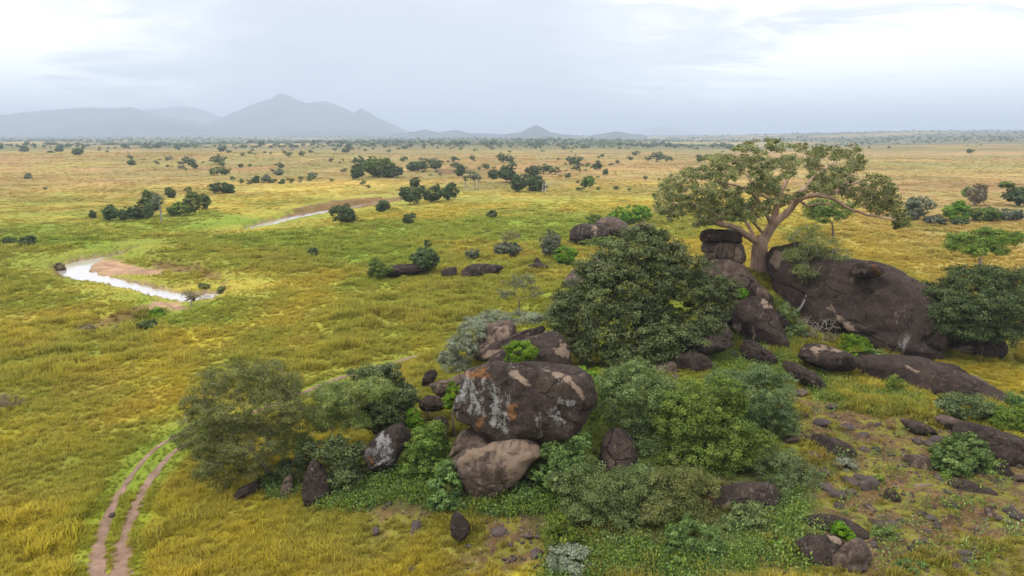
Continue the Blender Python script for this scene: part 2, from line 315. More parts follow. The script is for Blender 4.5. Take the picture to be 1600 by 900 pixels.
def ground_mat():
    m, N, L = new_mat('ground_cover'); out = nd(N, 'ShaderNodeOutputMaterial'); g = nd(N, 'ShaderNodeNewGeometry')
    at = nd(N, 'ShaderNodeAttribute', attribute_name='gcol'); soil = nd(N, 'ShaderNodeAttribute', attribute_name='soil'); bare = nd(N, 'ShaderNodeAttribute', attribute_name='bare')
    pos = g.outputs['Position']
    a = nz(N, L, pos, 1.6, 6, 0.65); b = nz(N, L, pos, 0.22, 6, 0.65); c_ = nz(N, L, pos, 0.035, 6, 0.6)
    v = math_(N, L, 'ADD', rng_(N, L, a, 0.3, 0.7, -0.25, 0.25), rng_(N, L, b, 0.3, 0.7, -0.16, 0.16)); v = math_(N, L, 'ADD', v, rng_(N, L, c_, 0.3, 0.7, 0.88, 1.12))
    cc = nd(N, 'ShaderNodeCombineColor'); [L.new(v, cc.inputs[i]) for i in range(3)]
    col = mixc(N, L, 1.0, at.outputs['Color'], cc.outputs[0], 'MULTIPLY')
    # pebbles and leaf litter where the soil is bare
    vo = nd(N, 'ShaderNodeTexVoronoi'); vo.inputs['Scale'].default_value = 5.5; L.new(pos, vo.inputs['Vector'])
    sepc = nd(N, 'ShaderNodeSeparateColor'); L.new(vo.outputs['Color'], sepc.inputs[0])
    peb = math_(N, L, 'MULTIPLY', rng_(N, L, vo.outputs['Distance'], 0.34, 0.26), rng_(N, L, sepc.outputs[0], 0.62, 0.70))
    peb = math_(N, L, 'MULTIPLY', peb, soil.outputs['Fac'])
    pc = mixc(N, L, sepc.outputs[1], (0.09, 0.065, 0.055), (0.34, 0.27, 0.21)); col = mixc(N, L, peb, col, pc)
    lit = nz(N, L, pos, 7.0, 5, 0.7); col = mixc(N, L, math_(N, L, 'MULTIPLY', rng_(N, L, lit, 0.52, 0.68, 0, 0.6), soil.outputs['Fac']), col, (0.07, 0.045, 0.03))
    p = nd(N, 'ShaderNodeBsdfPrincipled'); L.new(col, p.inputs['Base Color']); p.inputs['Roughness'].default_value = 0.95; p.inputs['Specular IOR Level'].default_value = 0.1
    h = math_(N, L, 'ADD', math_(N, L, 'MULTIPLY', a, 0.5), math_(N, L, 'MULTIPLY', b, 2.0)); h = math_(N, L, 'ADD', h, math_(N, L, 'MULTIPLY', peb, 0.12))
    bp = nd(N, 'ShaderNodeBump'); bp.inputs['Strength'].default_value = 0.8; bp.inputs['Distance'].default_value = 0.5; L.new(h, bp.inputs['Height']); L.new(bp.outputs[0], p.inputs['Normal'])
    L.new(p.outputs[0], out.inputs[0]); return m
def rock_mat(name, dark=(0.022,0.015,0.0125), mid=(0.066,0.045,0.035), pale=(0.31,0.225,0.165), palet=0.585, grey=0.66, orange=0.70):
    """weathered granite: dark crust, paler where it has flaked, grey and orange lichen; stain attributes come from the mesh"""
    m, N, L = new_mat(name); out = nd(N, 'ShaderNodeOutputMaterial'); g = nd(N, 'ShaderNodeNewGeometry'); pos = g.outputs['Position']
    mp = nd(N, 'ShaderNodeMapping'); mp.inputs['Scale'].default_value = (1.3, 1.3, 0.28); L.new(pos, mp.inputs[0]); st = mp.outputs[0]
    A = lambda q: nd(N, 'ShaderNodeAttribute', attribute_name=q).outputs['Fac']
    n1 = nz(N, L, pos, 0.55, 7, 0.62, 0.4); n2 = nz(N, L, pos, 4.0, 9, 0.82); n3 = nz(N, L, st, 1.3, 8, 0.62, 0.5); n4 = nz(N, L, pos, 1.1, 9, 0.72, 0.6); n5 = nz(N, L, pos, 14.0, 5, 0.7)
    col = mixc(N, L, rng_(N, L, n1, 0.35, 0.68), dark, mid)
    col = mixc(N, L, rng_(N, L, n2, 0.48, 0.72, 0, 0.6), col, (0.14, 0.108, 0.092))
    col = mixc(N, L, rng_(N, L, n3, 0.55, 0.75, 0, 0.35), col, (0.13, 0.08, 0.05))
    pm = math_(N, L, 'ADD', math_(N, L, 'MULTIPLY', n3, 0.75), math_(N, L, 'MULTIPLY', n2, 0.25)); pm = math_(N, L, 'ADD', pm, math_(N, L, 'MULTIPLY', A('pale'), 0.27))
    pcol = mixc(N, L, n1, pale, tuple(q*0.72 for q in pale))
    col = mixc(N, L, rng_(N, L, pm, palet, palet+0.14), col, pcol)
    sp_ = nz(N, L, pos, 9.0, 8, 0.8)
    gm = math_(N, L, 'ADD', math_(N, L, 'MULTIPLY', nz(N, L, st, 4.0, 6, 0.65, 0.3), 0.42), math_(N, L, 'MULTIPLY', sp_, 0.58)); gm = math_(N, L, 'ADD', gm, math_(N, L, 'MULTIPLY', A('grey'), 0.13)); gm = math_(N, L, 'ADD', gm, math_(N, L, 'MULTIPLY', math_(N, L, 'SUBTRACT', n3, 0.5), 0.6))
    col = mixc(N, L, rng_(N, L, gm, grey-0.02, grey+0.09, 0, 0.8), col, (0.33, 0.33, 0.325))
    om = math_(N, L, 'ADD', math_(N, L, 'MULTIPLY', n4, 0.35), math_(N, L, 'MULTIPLY', n1, 0.65)); om = math_(N, L, 'ADD', om, math_(N, L, 'MULTIPLY', A('orange'), 0.25))
    col = mixc(N, L, rng_(N, L, om, orange, orange+0.14, 0, 0.6), col, (0.33, 0.14, 0.04))
    col = mixc(N, L, rng_(N, L, n5, 0.25, 0.75, 0.25, 0.0), col, (0.02, 0.016, 0.016))
    wv = nd(N, 'ShaderNodeVectorMath', operation='ADD'); ns = nd(N, 'ShaderNodeTexNoise'); ns.inputs['Scale'].default_value = 0.9; ns.inputs['Detail'].default_value = 5; L.new(pos, ns.inputs['Vector']); L.new(pos, wv.inputs[0]); L.new(ns.outputs['Color'], wv.inputs[1])
    vo = nd(N, 'ShaderNodeTexVoronoi', feature='DISTANCE_TO_EDGE'); vo.inputs['Scale'].default_value = 0.33; L.new(wv.outputs[0], vo.inputs['Vector'])
    crk = math_(N, L, 'MULTIPLY', rng_(N, L, vo.outputs['Distance'], 0.004, 0.022, 1.0, 0.0), rng_(N, L, n1, 0.50, 0.60)); col = mixc(N, L, math_(N, L, 'MULTIPLY', crk, 0.8), col, (0.012, 0.010, 0.009))
    p = nd(N, 'ShaderNodeBsdfPrincipled'); L.new(col, p.inputs['Base Color']); p.inputs['Roughness'].default_value = 0.88; p.inputs['Specular IOR Level'].default_value = 0.15
    h = math_(N, L, 'ADD', math_(N, L, 'MULTIPLY', n4, 0.6), math_(N, L, 'MULTIPLY', n2, 0.22)); h = math_(N, L, 'ADD', h, math_(N, L, 'MULTIPLY', n5, 0.05)); h = math_(N, L, 'SUBTRACT', h, math_(N, L, 'MULTIPLY', crk, 0.25)); h = math_(N, L, 'ADD', h, math_(N, L, 'MULTIPLY', n3, 0.3))
    b = nd(N, 'ShaderNodeBump'); b.inputs['Strength'].default_value = 0.9; b.inputs['Distance'].default_value = 0.5; L.new(h, b.inputs['Height']); L.new(b.outputs[0], p.inputs['Normal'])
    L.new(p.outputs[0], out.inputs[0]); return m
def plain_mat(name, c1, c2, sc=1.0, rough=0.9):
    m, N, L = new_mat(name); out = nd(N, 'ShaderNodeOutputMaterial'); g = nd(N, 'ShaderNodeNewGeometry'); n = nz(N, L, g.outputs['Position'], sc, 6, 0.65)
    p = nd(N, 'ShaderNodeBsdfPrincipled'); L.new(mixc(N, L, rng_(N, L, n, 0.35, 0.65), c1, c2), p.inputs['Base Color']); p.inputs['Roughness'].default_value = rough
    b = nd(N, 'ShaderNodeBump'); b.inputs['Strength'].default_value = 0.5; b.inputs['Distance'].default_value = 0.3/sc; L.new(n, b.inputs['Height']); L.new(b.outputs[0], p.inputs['Normal'])
    L.new(p.outputs[0], out.inputs[0]); return m
def water_mat():
    m, N, L = new_mat('river_water'); out = nd(N, 'ShaderNodeOutputMaterial'); g = nd(N, 'ShaderNodeNewGeometry')
    n = nz(N, L, g.outputs['Position'], 1.2, 5, 0.6); n2 = nz(N, L, g.outputs['Position'], 0.3, 4, 0.6)
    p = nd(N, 'ShaderNodeBsdfPrincipled'); L.new(mixc(N, L, rng_(N, L, n2, 0.35, 0.65), (0.40, 0.36, 0.33), (0.48, 0.45, 0.43)), p.inputs['Base Color'])
    p.inputs['Roughness'].default_value = 0.16; p.inputs['IOR'].default_value = 1.33; p.inputs['Specular IOR Level'].default_value = 0.9; p.inputs['Coat Weight'].default_value = 0.8; p.inputs['Coat Roughness'].default_value = 0.1
    b = nd(N, 'ShaderNodeBump'); b.inputs['Strength'].default_value = 0.25; b.inputs['Distance'].default_value = 0.05; L.new(n, b.inputs['Height']); L.new(b.outputs[0], p.inputs['Normal'])
    L.new(p.outputs[0], out.inputs[0]); return m

# ------------------------------------------------------------------ mesh helpers
def link(o, parent=None):
    SC.collection.objects.link(o)
    if parent is not None: o.parent = parent
    return o
def np_mesh(name, V, Fc, mat, attrs=None, smooth=False):
    """V (n,3); Fc (m,k) all faces with k corners"""
    V = np.asarray(V, np.float32); Fc = np.asarray(Fc, np.int32); me = bpy.data.meshes.new(name)
    me.vertices.add(len(V)); me.vertices.foreach_set('co', V.ravel())
    k = Fc.shape[1]; me.loops.add(Fc.size); me.loops.foreach_set('vertex_index', Fc.ravel())
    me.polygons.add(len(Fc)); me.polygons.foreach_set('loop_start', np.arange(0, Fc.size, k, dtype=np.int32))
    me.polygons.foreach_set('loop_total', np.full(len(Fc), k, np.int32))
    if smooth: me.polygons.foreach_set('use_smooth', np.ones(len(Fc), bool))
    me.update(calc_edges=True)
    for nm, (dom, typ, data) in (attrs or {}).items():
        a = me.attributes.new(nm, typ, dom)
        key = 'color' if typ == 'FLOAT_COLOR' else ('vector' if typ == 'FLOAT_VECTOR' else 'value'); a.data.foreach_set(key, np.asarray(data).ravel())
    if mat: me.materials.append(mat)
    return me
def obj(name, me, parent=None, loc=None):
    o = bpy.data.objects.new(name, me); link(o, parent)
    if loc is not None: o.location = loc
    return o
def tag(o, label=None, cat=None, group=None, kind=None):
    for k, v in (('label', label), ('category', cat), ('group', group), ('kind', kind)):
        if v: o[k] = v
    return o
def empty(name, loc, label, cat, group=None):
    e = bpy.data.objects.new(name, None); link(e); e.location = tuple(float(q) for q in loc); e.empty_display_size = 0.3
    return tag(e, label, cat, group)
def tubes(paths, sides=7):
    """paths: list of (pts (n,3), radii (n)) -> one set of verts and quads"""
    V = []; Fs = []; off = 0; ang = np.linspace(0, 2*pi, sides, endpoint=False); ca, sa = np.cos(ang), np.sin(ang)
    for pts, rad in paths:
        pts = np.asarray(pts, float); n = len(pts); rad = np.asarray(rad, float)
        t = np.gradient(pts, axis=0); t /= np.linalg.norm(t, axis=1)[:, None]+1e-9
        ref = np.where(np.abs(t[:, 2:3]) < 0.9, np.array([[0, 0, 1.0]]), np.array([[1.0, 0, 0]]))
        u = np.cross(t, ref); u /= np.linalg.norm(u, axis=1)[:, None]+1e-9; w = np.cross(t, u)
        # keep the frames continuous
        for i in range(1, n):
            uu = u[i-1]-t[i]*np.dot(u[i-1], t[i]); l = np.linalg.norm(uu)
            if l > 1e-5: u[i] = uu/l; w[i] = np.cross(t[i], u[i])
        ring = pts[:, None, :]+rad[:, None, None]*(ca[None, :, None]*u[:, None, :]+sa[None, :, None]*w[:, None, :])
        V.append(ring.reshape(-1, 3)); i, j = np.meshgrid(np.arange(n-1), np.arange(sides), indexing='ij'); j2 = (j+1) % sides
        Fs.append(np.stack([off+i*sides+j, off+i*sides+j2, off+(i+1)*sides+j2, off+(i+1)*sides+j], -1).reshape(-1, 4)); off += n*sides
        V.append(pts[-1:]+t[-1:]*rad[-1]*0.5); tip = off; off += 1
        jj = np.arange(sides); Fs.append(np.stack([tip-sides+jj, tip-sides+(jj+1) % sides, np.full(sides, tip), np.full(sides, tip)], -1)[:, [0, 1, 2, 3]])
    V = np.vstack(V); Fq = np.vstack(Fs); return V, Fq
def tube_mesh(name, paths, mat, sides=7):
    V, Fq = tubes(paths, sides); quad = Fq[Fq[:, 2] != Fq[:, 3]]; return np_mesh(name, V, quad, mat, smooth=True)
def unit(v): return v/(np.linalg.norm(v, axis=-1, keepdims=True)+1e-9)
def leaf_quads(c, n, L, W, rng):
    t = unit(np.cross(n, rng.normal(size=c.shape))); b = np.cross(n, t)
    s = rng.uniform(0.7, 1.35, (len(c), 1)); t = t*L*s/2; b = b*W*s/2
    V = np.stack([c-t, c+b-t*0.1, c+t, c-b-t*0.1], 1).reshape(-1, 3); return V, np.arange(len(V)).reshape(-1, 4)
def crown_leaves(blobs, nclump, per, cr, L, W, seed, lump=0.25, shell=0.35, flatn=0.55, updir=0.5, droop=0.0, cut=None, centers=None, drop=0.0, subb=13):
    """blobs: (centre, radii). Leaf clumps are spread through the outer volume of the blobs."""
    rng = np.random.default_rng(seed)
    if centers is None:
        B = [(np.array(c, float), np.array(r, float)) for c, r in blobs]
        if nclump > 120 and subb:
            B2 = []
            for c, r in B:
                B2.append((c, r*0.90))
                for q in range(subb):
                    dd = rng.normal(size=3); dd[2] = abs(dd[2])*0.9-0.25*rng.random(); dd = unit(dd); B2.append((c+dd*r*rng.uniform(0.70, 0.90), r*rng.uniform(0.22, 0.38)))
            B = B2
        w = np.array([(r[0]*r[1]*r[2])**(2/3) for _, r in B]); w /= w.sum()
        which = rng.choice(len(B), nclump, p=w); d = unit(rng.normal(size=(nclump, 3)))
        c0 = np.array([B[i][0] for i in which]); r0 = np.array([B[i][1] for i in which])
        k = fbm(d[:, 0]*2.2+which*3.1+50, d[:, 1]*2.2+50, d[:, 2]*2.2+seed % 50, oct=3, seed=seed)
        rad = (1-shell*rng.random(nclump)**1.6)*(1-lump/2+lump*2*(k-0.35))
        C = c0+d*r0*rad[:, None]
        # thin out clumps buried in another blob
        keep = np.ones(nclump, bool)
        for i, (bc, br) in enumerate(B):
            q = np.linalg.norm((C-bc)/br, axis=1); keep &= ~((which != i) & (q < 0.62) & (rng.random(nclump) < 0.8))
        hole = fbm(C[:, 0]/(cr*3.2)+40, C[:, 1]/(cr*3.2)+40, C[:, 2]/(cr*3.2)+40, oct=2, seed=seed+5); keep &= ~((hole < 0.30+drop) & (rng.random(nclump) < 0.85))
        C = C[keep]; out = d[keep]
    else:
        C = centers; mid = C.mean(0); out = unit(C-mid)
    nC = len(C); ct = rng.random(nC); csz = rng.uniform(0.6, 1.35, nC)
    ii = np.repeat(np.arange(nC), per); off = unit(rng.normal(size=(len(ii), 3)))*(rng.random((len(ii), 1))**0.45)
    off[:, 2] *= flatn; pos = C[ii]+off*(cr*csz[ii])[:, None]
    if droop: pos[:, 2] -= droop*rng.random(len(ii))**2*cr
    n = unit(out[ii]*0.65+off*0.6+np.array([0, 0, updir])+rng.normal(size=off.shape)*0.45)
    V, Fq = leaf_quads(pos, n, L, W, rng)
    tint = np.clip(0.5*ct[ii]+0.5*rng.random(len(ii)), 0, 1)
    return V, Fq, tint, C
def leaf_obj(name, V, Fq, tint, mat, parent=None):
    return obj(name, np_mesh(name, V, Fq, mat, {'tint': ('FACE', 'FLOAT', tint.astype(np.float32))}), parent)
def branches_to(C, stem, r0, rng, frac=1.0, rmin=0.012, sag=0.08, nodes_per=5, power=0.75):
    """grow limbs from a stem polyline (pts, radii) out to the clump centres C; returns tube paths"""
    nodes = [np.array(p) for p in stem[0]]; nr = list(stem[1]); paths = []
    nodes = list(nodes); base = np.array(stem[0][-1])
    order = np.argsort(np.linalg.norm(C-base, axis=1)); order = order[rng.random(len(order)) < frac]
    for i in order:
        c = C[i]; A = np.array(nodes[1:]); dist = np.linalg.norm(A-c, axis=1)
        back = np.linalg.norm(A-base, axis=1); j = int(np.argmin(dist+0.25*back))+1
        a = nodes[j]; c = c+(c-a)*0.10; l = np.linalg.norm(c-a)
        if l < 0.05: continue
        r1 = max(rmin, min(nr[j]*power, 0.02+0.018*l)); tt = np.linspace(0, 1, nodes_per)
        wob = rng.normal(size=3)*l*0.12; p = a+(c-a)*tt[:, None]+wob*np.sin(tt*pi)[:, None]; p[:, 2] += np.sin(tt*pi)*l*sag
        r = np.linspace(r1, rmin, nodes_per); paths.append((p, r)); 
        for q in range(1, nodes_per-1): nodes.append(p[q]); nr.append(r[q])
    return paths
def ico(sub):
    import bmesh
    bm = bmesh.new(); bmesh.ops.create_icosphere(bm, subdivisions=sub, radius=1.0)
    V = np.array([v.co[:] for v in bm.verts]); Fq = np.array([[v.index for v in f.verts] for f in bm.faces]); bm.free(); return V, Fq
ICO = {s: ico(s) for s in (3, 4, 5, 6)}

# ------------------------------------------------------------------ setting: ground, water, track, far hills
M_GROUND = ground_mat()
def build_ground():
    a1 = np.arange(-52, 52.001, 0.13); a2 = np.arange(52.0, 308.0, 4.0)[1:]
    az = np.radians(np.concatenate([a1, a2])); na = len(az)
    r = [3.0]
    while r[-1] < 45000: r.append(r[-1]*(1.05 if r[-1] < 14 else (1.0085 if r[-1] < 420 else 1.013)))
    r = np.array(r); nr = len(r); A, R = np.meshgrid(az, r); X = (R*np.sin(A)).ravel(); Y = (R*np.cos(A)).ravel()
    Z = T(X, Y); i, j = np.meshgrid(np.arange(nr-1), np.arange(na), indexing='ij'); j2 = (j+1) % na
    Fq = np.stack([i*na+j, i*na+j2, (i+1)*na+j2, (i+1)*na+j], -1).reshape(-1, 4)
    V = np.column_stack([X, Y, Z]); V = np.vstack([V, [[0, 0, Tz(0, 0)]]]); c = len(V)-1
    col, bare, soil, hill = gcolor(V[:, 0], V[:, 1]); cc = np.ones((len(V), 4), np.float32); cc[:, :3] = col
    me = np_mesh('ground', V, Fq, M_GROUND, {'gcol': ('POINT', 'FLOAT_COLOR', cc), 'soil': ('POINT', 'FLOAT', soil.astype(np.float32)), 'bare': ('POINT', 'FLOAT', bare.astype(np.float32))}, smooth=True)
    tag(obj('ground', me), kind='structure')
build_ground()
M_WATER = water_mat()
def ribbon(name, cl, hw, z, mat, kind='structure', drape=False, cross=3, seed=1, rag=0.2):
    n = len(cl); t = unit(np.gradient(cl, axis=0)); nrm = np.column_stack([t[:, 1], -t[:, 0]]); s = np.linspace(-1, 1, cross)
    rg = 1+(fbm(np.arange(n)*0.9, np.zeros(n), oct=2, seed=seed)-0.5)*2*rag
    Pp = cl[:, None, :]+nrm[:, None, :]*(np.asarray(hw)*rg)[:, None, None]*s[None, :, None]; X = Pp[..., 0].ravel(); Y = Pp[..., 1].ravel()
    Z = (T(X, Y)+z) if drape else np.full(X.shape, z); i, j = np.meshgrid(np.arange(n-1), np.arange(cross-1), indexing='ij')
    Fq = np.stack([i*cross+j, i*cross+j+1, (i+1)*cross+j+1, (i+1)*cross+j], -1).reshape(-1, 4)
    return np.column_stack([X, Y, Z]), Fq
V1, F1 = ribbon('a', RIVc[:, :2], RIVc[:, 2]+1.2, -1.2, None, cross=2); V2, F2 = ribbon('b', RIV2c[:, :2], RIV2c[:, 2]+0.8, -1.16, None, cross=2)
tag(obj('river', np_mesh('river', np.vstack([V1, V2]), np.vstack([F1, F2+len(V1)]), M_WATER)), 'narrow silvery river winding through the grass plain', kind='structure')
M_DIRT = plain_mat('track_dirt', (0.14,0.080,0.048), (0.26,0.165,0.115), 0.9)
def dense(l, step=0.25):
    s = np.append(0, np.cumsum(np.hypot(*np.diff(l, axis=0).T))); q = np.arange(0, s[-1], step); return np.column_stack([np.interp(q, s, l[:, 0]), np.interp(q, s, l[:, 1])])
vs = []; fs = []; off = 0
for k, l in enumerate((RUT1, RUT2)):
    l = dense(l)
    if k == 0: l = l[l[:, 1] < 50]
    l = l; n = len(l); w = np.interp(l[:, 1], [28, 36, 44, 70], [0.66, 0.26 if k == 0 else 0.40, 0.13 if k == 0 else 0.22, 0.30])
    V, Fq = ribbon('t', l, w, 0.035, None, drape=True, cross=7, seed=40+k, rag=0.55); vs.append(V); fs.append(Fq+off); off += len(V)
tag(obj('path', np_mesh('path', np.vstack(vs), np.vstack(fs), M_DIRT, smooth=True)), 'two-rut reddish dirt vehicle track curving through the grass', kind='structure')

M_HILL = plain_mat('hill_scrub', (0.035,0.050,0.048), (0.070,0.080,0.072), 0.004)
def hill(name, prof, D, depth, label, base=-20, seed=1, rough=0.16):
    D *= 0.62; depth *= 0.62; prof = np.array(prof, float); n = 260; m = 60; u = np.linspace(prof[0, 0], prof[-1, 0], n); h = np.interp(u, prof[:, 0], (212-prof[:, 1])/F_PX*D*cp*cp)
    h = h+CH; v = np.linspace(-1, 1, m); U, Vv = np.meshgrid(np.arange(n), v, indexing='ij'); Hh = h[U]
    X0 = (u[U]-800)/F_PX*cp*D; Y = D+Vv*depth; X = X0*(Y/D)*0.5+X0*0.5
    sh = 1-np.abs(Vv)**1.25; spur = fbm(X/(depth*0.35), Y/(depth*0.35), oct=5, seed=seed); Z = base+(Hh-base)*np.clip(sh*(1+rough*4*(spur-0.5)*(np.abs(Vv)**0.7)*1.6), 0, 1.0)
    sm = (fbm(X/(D*0.012), Y/(D*0.012), oct=4, seed=seed+3)-0.5)*D*0.0022*(sh > 0.02); Z = Z+sm
    i, j = np.meshgrid(np.arange(n-1), np.arange(m-1), indexing='ij'); Fq = np.stack([i*m+j, (i+1)*m+j, (i+1)*m+j+1, i*m+j+1], -1).reshape(-1, 4)
    o = obj(name, np_mesh(name, np.column_stack([X.ravel(), Y.ravel(), Z.ravel()]), Fq, M_HILL, smooth=True)); tag(o, label, kind='structure')
hill('mountain', [(325,208),(335,190),(370,176),(400,163),(425,156),(436,149),(445,146),(455,149),(466,156),(482,162),(500,160),(515,160),(540,170),(556,177),(567,170),(585,181),(610,193),(635,205),(655,211)], 13500, 2200, 'tall pale blue mountain with a pointed summit on the horizon', seed=3)
hill('mountain', [(-260,200),(-120,190),(0,181),(40,177),(100,172),(150,169),(180,171),(195,169),(212,169),(240,178),(290,188),(330,196),(370,204)], 12500, 2200, 'long flat-topped pale blue ridge at the left of the horizon', seed=5)
hill('mountain', [(180,205),(205,180),(225,173),(255,170),(290,167),(318,171),(345,182),(380,192),(430,205)], 16500, 2000, 'rounded faint blue ridge between the long ridge and the pointed summit', seed=9)
hill('mountain', [(-100,206),(60,203),(109,197),(160,190),(219,185),(260,189),(312,198),(420,205),(520,203),(620,207),(720,211)], 10500, 1500, 'low front ridge at the foot of the blue mountains', seed=13)
hill('hill', [(780,212),(800,209),(815,206),(828,200),(838,195),(846,199),(860,207),(880,210),(905,212)], 8200, 500, 'small dark cone-shaped hill on the horizon', seed=21, rough=0.05)
hill('hill', [(600,212),(640,207),(663,203),(685,207),(712,204),(735,209),(760,209),(800,211)], 9000, 900, 'pair of low rounded hills beside the cone-shaped hill', seed=23)
hill('hill', [(925,212),(950,208),(965,206),(985,209),(1010,212)], 7600, 500, 'tiny low rounded hill right of the cone-shaped hill', seed=25)
hill('hill', [(985,212),(1000,203),(1030,198),(1050,200),(1075,208),(1100,212)], 24000, 1500, 'barely visible far hill behind the fig tree horizon', seed=27)

# the air
def build_haze():
    m, N, L = new_mat('haze'); out = nd(N, 'ShaderNodeOutputMaterial'); v = nd(N, 'ShaderNodeVolumePrincipled')
    v.inputs['Color'].default_value = (0.70, 0.83, 1.0, 1); v.inputs['Density'].default_value = 1.9e-4; v.inputs['Anisotropy'].default_value = 0.0
    L.new(v.outputs[0], out.inputs['Volume'])
    x, y0, y1, z0, z1 = 50000, -50000, 50000, -60, 580
    V = [(a, b, c) for a in (-x, x) for b in (y0, y1) for c in (z0, z1)]
    Fq = [(0,1,3,2),(4,6,7,5),(0,4,5,1),(2,3,7,6),(0,2,6,4),(1,5,7,3)]
    tag(obj('haze', np_mesh('haze', V, Fq, m)), 'pale blue haze over the plain', kind='stuff')
build_haze()
#MORE
# ------------------------------------------------------------------ rocks
M_ROCK = rock_mat('granite'); M_ROCKL = rock_mat('granite_lichen', grey=0.60, orange=0.66); M_PALE = rock_mat('granite_pale', dark=(0.06,0.042,0.033), mid=(0.14,0.10,0.078), pale=(0.28,0.20,0.145), palet=0.50, grey=0.68)
M_STONE = rock_mat('stone', dark=(0.06,0.045,0.045), mid=(0.14,0.105,0.095), palet=0.57, grey=0.64)
def inpoly(px, py, pg):
    return polysd(px, py, np.array(pg, float))
def rock(label, poly, Y, thick=0.7, mat=None, seed=1, sub=5, noise=0.07, box=0.72, stains=(), push=0.0, cuts=6, cat='boulder', name='boulder', group=None, tilt=0.0):
    """a boulder with the photographed outline: real size at distance Y, with its own depth (thick = depth / width)"""
    mat = mat or M_ROCK; poly = np.array(poly, float); V, Fq = ICO[sub]; V = V.copy()
    x0, x1 = poly[:, 0].min(), poly[:, 0].max(); y0, y1 = poly[:, 1].min(), poly[:, 1].max(); cx, cy = (x0+x1)/2, (y0+y1)/2
    aspect = (x1-x0)/(y1-y0); q = np.column_stack([(poly[:, 0]-cx)/aspect, poly[:, 1]-cy])
    q = smooth_line(np.vstack([q, q[:1]]), 5)[:-1]
    ang = np.arctan2(-q[:, 1], q[:, 0]); rr = np.hypot(q[:, 0], q[:, 1]); o = np.argsort(ang); ang = ang[o]; rr = rr[o]
    ang = np.concatenate([ang-2*pi, ang, ang+2*pi]); rr = np.tile(rr, 3)
    a, b, c = V[:, 0], V[:, 2], -V[:, 1]
    rho = np.hypot(a, b); ph = np.arctan2(b, a); R = np.interp(ph, ang, rr)
    # front and back bulge like a worn block rather than a ball
    rp = np.sin(np.arctan2(rho, np.abs(c)))**box; cpth = np.sign(c)*np.abs(c)**box
    u = np.cos(ph)*R*rp*aspect; v = np.sin(ph)*R*rp
    rg = np.random.default_rng(seed+500); sc_ = max(1.0, (poly[:, 0].max()-poly[:, 0].min())/2/aspect)
    Q = np.column_stack([u/aspect/sc_, v/sc_, cpth])
    for k in range(cuts):                                  # flat worn faces
        n_ = unit(np.array([rg.normal(), rg.normal()+0.3, abs(rg.normal())+0.5])); dd = Q@n_; lim = np.quantile(dd, rg.uniform(0.90, 0.98)); Q = Q-np.maximum(dd-lim, 0)[:, None]*n_*0.8
    u = Q[:, 0]*aspect*sc_; v = Q[:, 1]*sc_; cpth = Q[:, 2]
    centre = P(cx, cy, Y); s = mpp(centre); fw = unit(ray(cx, cy)); rt = unit(np.cross(fw, [0, 0, 1])); up = np.cross(rt, fw)
    W = (x1-x0)*s; D = W*thick/2
    Pw = centre+rt*(u*s)[:, None]+up*(v*s)[:, None]-fw*(cpth*D)[:, None]+fw*push + fw*(v*s*tilt)[:, None]
    nrm = unit(rt*(a)[:, None]*0.8+up*b[:, None]+(-fw)*c[:, None]); size = min(W, (y1-y0)*s)
    f = 1.6/size; n1 = fbm(Pw[:, 0]*f+seed*7, Pw[:, 1]*f, Pw[:, 2]*f, oct=5, seed=seed)-0.5
    cr = np.abs(fbm(Pw[:, 0]*f*0.8+seed, Pw[:, 1]*f*0.8+9, Pw[:, 2]*f*1.6, oct=3, seed=seed+40)-0.5); crack = -np.exp(-(cr/0.010)**2)*0.45; n1 = n1+0.9*(np.abs(fbm(Pw[:, 0]*f*1.7+seed, Pw[:, 1]*f*1.7+3, Pw[:, 2]*f*2.2, oct=4, seed=seed+70)-0.5)-0.1)
    edge = 0.65+0.35*np.abs(c)
    Pw = Pw+nrm*(size*max(noise, 0.05)*(2.0 if sub > 5 else 2.8)*(n1*1.6+crack)*edge)[:, None]
    n2 = fbm(Pw[:, 0]*f*6, Pw[:, 1]*f*6, Pw[:, 2]*f*6, oct=3, seed=seed+9)-0.5; Pw = Pw+nrm*(size*0.035*n2)[:, None]
    zb = Pw[:, 2].min(); org = np.array([centre[0], centre[1], zb]); ppx, ppy, _ = proj(Pw)
    at = {}
    for kind in ('pale', 'grey', 'orange'):
        val = np.zeros(len(Pw))
        for kd, pg, soft in stains:
            if kd == kind:
                w = (fbm(Pw[:, 0]*2.5, Pw[:, 1]*2.5, Pw[:, 2]*2.5, oct=4, seed=seed+3)-0.5)*soft*5
                val = np.maximum(val, (1-sstep(-soft, soft*0.6, inpoly(ppx, ppy, pg)+w))*(c > -0.25))
        at[kind] = ('POINT', 'FLOAT', val.astype(np.float32))
    o = obj(name, np_mesh(name, Pw-org, Fq, mat, at, smooth=True), loc=org); return tag(o, label, cat, group)
LR = M_ROCKL
